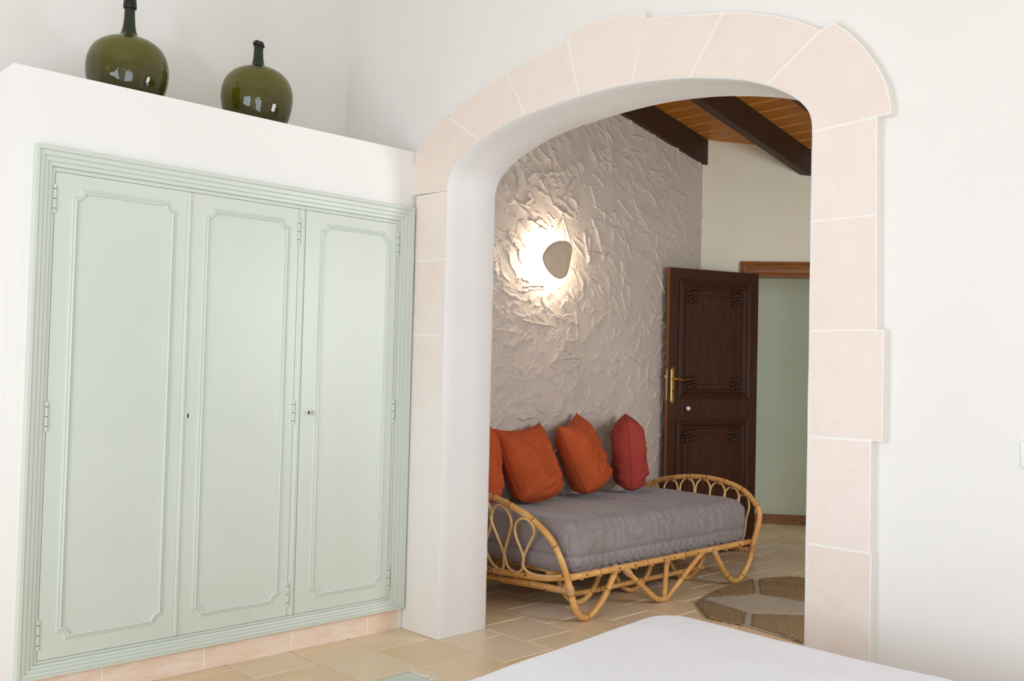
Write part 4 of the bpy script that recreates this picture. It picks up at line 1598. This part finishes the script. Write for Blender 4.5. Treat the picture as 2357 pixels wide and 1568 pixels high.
def bed_surface():
    V, F = [], []
    NU, NV = 110, 150
    R = 0.085

    def prof(t):
        """t in 0..1 from the middle of the top to the bottom hem: (inset from the edge, drop)"""
        return t
    us = [-0.34 + (1.68) * i / NU for i in range(NU + 1)]
    vs_ = [-0.30 + (1.60) * j / NV for j in range(NV + 1)]

    def fold(s, L):
        """arc length s along a line over the bed of width L -> (position, drop)"""
        if s < 0:
            s2 = -s
            if s2 < R * 1.57:
                a = s2 / R
                return (R - R * math.sin(a) if False else -(R * math.sin(a)) + R, R * (1 - math.cos(a)))
            return (0.0 + 0.0, R + (s2 - R * 1.57))
        if s > L - 2 * R:
            s2 = s - (L - 2 * R)
            if s2 < R * 1.57:
                a = s2 / R
                return (L - R + R * math.sin(a), R * (1 - math.cos(a)))
            return (L, R + (s2 - R * 1.57))
        return (s + R, 0.0)
    LX, LY = BX1 - BX0, BY1 - BY0
    for i in range(NU + 1):
        su = -0.36 + (LX - 2 * R + 0.72) * i / NU
        for j in range(NV + 1):
            sv = -0.36 + (LY - 2 * R + 0.72) * j / NV
            px, dx = fold(su, LX)
            py, dy = fold(sv, LY)
            drop = dx if dy == 0 else (dy if dx == 0 else (math.hypot(dx, dy) if max(dx, dy) < R else max(dx, dy)))
            drop = min(drop, 0.36)
            x, y = BX0 + px, BY0 + py
            tt = (BY1 - y)
            rc = 0.16                                            # rounded corners in plan
            ex, ey = BX0 + rc - x, y - (BY1 - rc)
            if ex > 0 and ey > 0:
                q_ = max(ex, ey) / math.hypot(ex, ey)
                x, y = BX0 + rc - ex * q_, BY1 - rc + ey * q_
            x += max(0.0, 1 - px / 0.9) * 0.115 * tt            # the sheet lies a little askew
            zz = BZ - drop
            if drop < 0.05:
                zz += 0.004 * fbm(x * 2.5, y * 2.5, 1.1, 3) + 0.0022 * (1 - abs(fbm(x * 3.0 + y * 1.5, y * 5.5 - x * 2, 8.8, 2)))
            else:
                x += 0.008 * fbm(y * 6, zz * 2, 2.2, 2) * (1 if px < 0.2 or px > LX - 0.2 else 0)
                y += 0.008 * fbm(x * 6, zz * 2, 3.2, 2) * (1 if py < 0.2 or py > LY - 0.2 else 0)
            V.append((x, y, zz))
    for i in range(NU):
        for j in range(NV):
            q = i * (NV + 1) + j
            F.append((q, q + NV + 1, q + NV + 2, q + 1))
    return V, F


V, F = bed_surface()
adopt(wb, mesh_obj('sheet', V, F, M['sheet'], None, True))
adopt(wb, box('mattress', (BX0 + 0.24, BY0 + 0.03, 0.28), (BX1 - 0.03, BY1 - 0.035, BZ - 0.03), M['sheet'], None, 0.04))
adopt(wb, box('base', (BX0 + 0.25, BY0 + 0.04, 0.13), (BX1 - 0.04, BY1 - 0.05, 0.28), M['grey'], None, 0.01))
for (x, y) in ((BX0 + 0.33, BY0 + 0.12), (BX0 + 0.33, BY1 - 0.14), (BX1 - 0.12, BY0 + 0.12), (BX1 - 0.12, BY1 - 0.14)):
    adopt(wb, lathe('leg', [(0.001, 0.0), (0.018, 0.0), (0.022, 0.02), (0.027, 0.13), (0.001, 0.13)], M['casing'], None, 16, (x, y, 0.0)))

# ------------------------------------------------------------------ rugs
rug = empty('bedside_rug', (0.62, -1.0, 0))
tag(rug, 'pale green woven rug with a knotted cream fringe on the terracotta tiles', 'rug')
bm = bmesh.new()
gx0, gx1, gy0, gy1 = 0.318, 0.93, -1.75, -0.412
V, F = [], []
nx, ny_ = 30, 90
for i in range(nx + 1):
    for j in range(ny_ + 1):
        x, y = gx0 + (gx1 - gx0) * i / nx, gy0 + (gy1 - gy0) * j / ny_
        V.append((x + 0.004 * noise.noise(Vector((y * 4, 1, 0))), y + 0.004 * noise.noise(Vector((x * 6, 7, 0))), 0.0075 + 0.0012 * math.sin(j * math.pi / 1.0) + 0.001 * noise.noise(Vector((x * 9, y * 9, 0)))))
for i in range(nx):
    for j in range(ny_):
        q = i * (ny_ + 1) + j
        F.append((q, q + ny_ + 1, q + ny_ + 2, q + 1))
o = mesh_obj('weave', V, F, M['greenrug'], None, True)
md = o.modifiers.new('thickness', 'SOLIDIFY')
md.thickness = 0.006
md.offset = -1
adopt(rug, o)
V, F, FM = [], [], []
for e, yy in ((1, gy1), (-1, gy0)):
    x = gx0 + 0.006
    while x < gx1:
        L = random.uniform(0.026, 0.05)
        a = random.uniform(-0.6, 0.6)
        tube_geo(V, F, FM, spline([(x, yy - e * 0.004, 0.006), (x + 0.002, yy + e * 0.008, 0.0085), (x + a * L * 0.5, yy + e * L * 0.6, 0.006), (x + a * L, yy + e * L, 0.004)], 3), 0.0028, 5, rfun=lambda t: 0.8 + 0.7 * math.exp(-((t - 0.25) / 0.12) ** 2) + 0.3 * t)
        x += random.uniform(0.011, 0.02)
adopt(rug, tag(mesh_obj('fringe', V, F, M['fringe'], None, True), kind='stuff'))

jr = empty('jute_rug', (0.75, 1.9, 0))
tag(jr, 'braided jute rug of pale and brown blocks on the tiles beside the daybed', 'rug')
P0, PM, PT = (0.362, 1.690), (0.495, 2.034), (0.270, 2.400)
LMID, LOWP = (0.715, 1.601), (0.842, 1.391)
pieces = [
    ('light', [P0, PM, (0.86, 2.10), (1.05, 1.925), LMID], 'jute_l'),
    ('dark', [(0.345, 1.700), (0.292, 1.90), (0.262, 2.17), (0.256, 2.385), PM], 'jute_d'),
    ('dark', [(0.515, 2.050), (0.288, 2.405), (0.545, 2.530), (0.83, 2.118)], 'jute_d'),
    ('dark', [(0.358, 1.668), (0.378, 1.60), (0.425, 1.545), (0.616, 1.357), (0.825, 1.380), (0.700, 1.592)], 'jute_d'),
    ('dark', [(0.735, 1.605), (0.862, 1.388), (1.215, 1.320), (1.30, 1.70), (1.068, 1.915)], 'jute_d'),
    ('dark', [(0.275, 2.430), (0.36, 2.64), (0.60, 2.76), (0.555, 2.548)], 'jute_d'),
    ('dark', [(0.570, 2.535), (0.62, 2.76), (0.90, 2.80), (1.06, 2.50), (0.875, 2.115)], 'jute_d'),
    ('dark', [(0.895, 2.105), (1.09, 2.49), (1.34, 2.30), (1.32, 1.73), (1.065, 1.945)], 'jute_d'),
    ('light', [(1.08, 2.515), (0.93, 2.80), (1.28, 2.72), (1.37, 2.33)], 'jute_l'),
]


def rug_piece(pts, mat, i):
    """a braided block: a slab whose top is ridged braid by braid, in a local frame laid along its longest side"""
    P = [Vector((x, y, 0)) for x, y in pts]
    k = len(P)
    j = max(range(k), key=lambda q: (P[(q + 1) % k] - P[q]).length)
    ex = (P[(j + 1) % k] - P[j]).normalized()
    cen = sum(P, Vector()) / k
    ang = math.atan2(ex.y, ex.x)
    R = Matrix.Rotation(-ang, 4, 'Z')
    loc = [(R @ (p - cen)) for p in P]
    dp = subdivide_poly(shrink([(p.x, p.y) for p in loc], 0.003), 0.02)
    bm = bmesh.new()
    # fill: triangulate the outline, then subdivide for the braid relief
    top = [bm.verts.new((x + 0.004 * random.uniform(-1, 1), y + 0.004 * random.uniform(-1, 1), 0.0)) for x, y in dp]
    f = bm.faces.new(top)
    bmesh.ops.triangulate(bm, faces=[f])
    for _ in range(4):
        es = [e for e in bm.edges if e.calc_length() > 0.018]
        if not es:
            break
        bmesh.ops.subdivide_edges(bm, edges=es, cuts=1)
        bmesh.ops.triangulate(bm, faces=bm.faces[:])
    border = {v for e in bm.edges if e.is_boundary for v in e.verts}
    for v in bm.verts:
        y, x = v.co.y, v.co.x
        ph = y / 0.030 * math.pi
        z = 0.0135 + 0.0035 * abs(math.sin(ph)) + 0.0015 * math.sin(x * 330 + (math.floor(y / 0.030) % 2) * 1.6) + 0.002 * noise.noise(Vector((x * 60, y * 60, i)))
        v.co.z = 0.006 if v in border else z
    r = bmesh.ops.extrude_edge_only(bm, edges=[e for e in bm.edges if e.is_boundary])
    for g in r['geom']:
        if isinstance(g, bmesh.types.BMVert):
            g.co.z = 0.001
    o = bm_obj('block', bm, mat, None, True)
    o.location = cen
    o.rotation_euler = (0, 0, ang)
    # dark twisted cord round the block
    V, F, FM = [], [], []
    cord = subdivide_poly(shrink([(p.x, p.y) for p in loc], 0.004), 0.008)
    path = []
    for q, (x, y) in enumerate(cord):
        path.append((x + 0.002 * math.cos(q * 1.4), y + 0.002 * math.sin(q * 1.4), 0.0125 + 0.002 * math.sin(q * 1.7)))
    tube_geo(V, F, FM, path, 0.0045, 5, closed=True)
    c_ = mesh_obj('cord', V, F, mat, o, True)
    return o


bk = [(0.350, 1.700), (0.378, 1.60), (0.43, 1.545), (0.62, 1.362), (0.84, 1.385), (1.21, 1.326), (1.295, 1.70), (1.335, 2.29), (1.275, 2.715), (0.93, 2.79), (0.60, 2.75), (0.362, 2.636), (0.262, 2.385), (0.268, 2.17), (0.298, 1.90)]
bm = bmesh.new()
f_ = bm.faces.new([bm.verts.new((x, y, 0.0115)) for x, y in bk])
r_e = bmesh.ops.extrude_face_region(bm, geom=[f_])
for g in r_e['geom']:
    if isinstance(g, bmesh.types.BMVert):
        g.co.z = 0.001
adopt(jr, bm_obj('backing', bm, M['jute_l']))
for i, (nm, pts_, mt) in enumerate(pieces):
    o = rug_piece(pts_, M[mt], i)
    adopt(jr, o)
    if nm == 'light':
        o['label'] = 'pale jute block'
    else:
        o['label'] = 'brown jute block'

# ------------------------------------------------------------------ light switch at the edge of the view
sw = empty('light_switch', (2.614, YW, 1.088))
tag(sw, 'white square light switch on the white wall right of the stone arch', 'switch')
adopt(sw, box('plate', (2.573, YW - 0.009, 1.049), (2.655, YW + 0.0005, 1.128), M['plastic'], None, 0.003))
adopt(sw, box('rocker', (2.588, YW - 0.0125, 1.064), (2.640, YW - 0.008, 1.113), M['plastic'], None, 0.002))
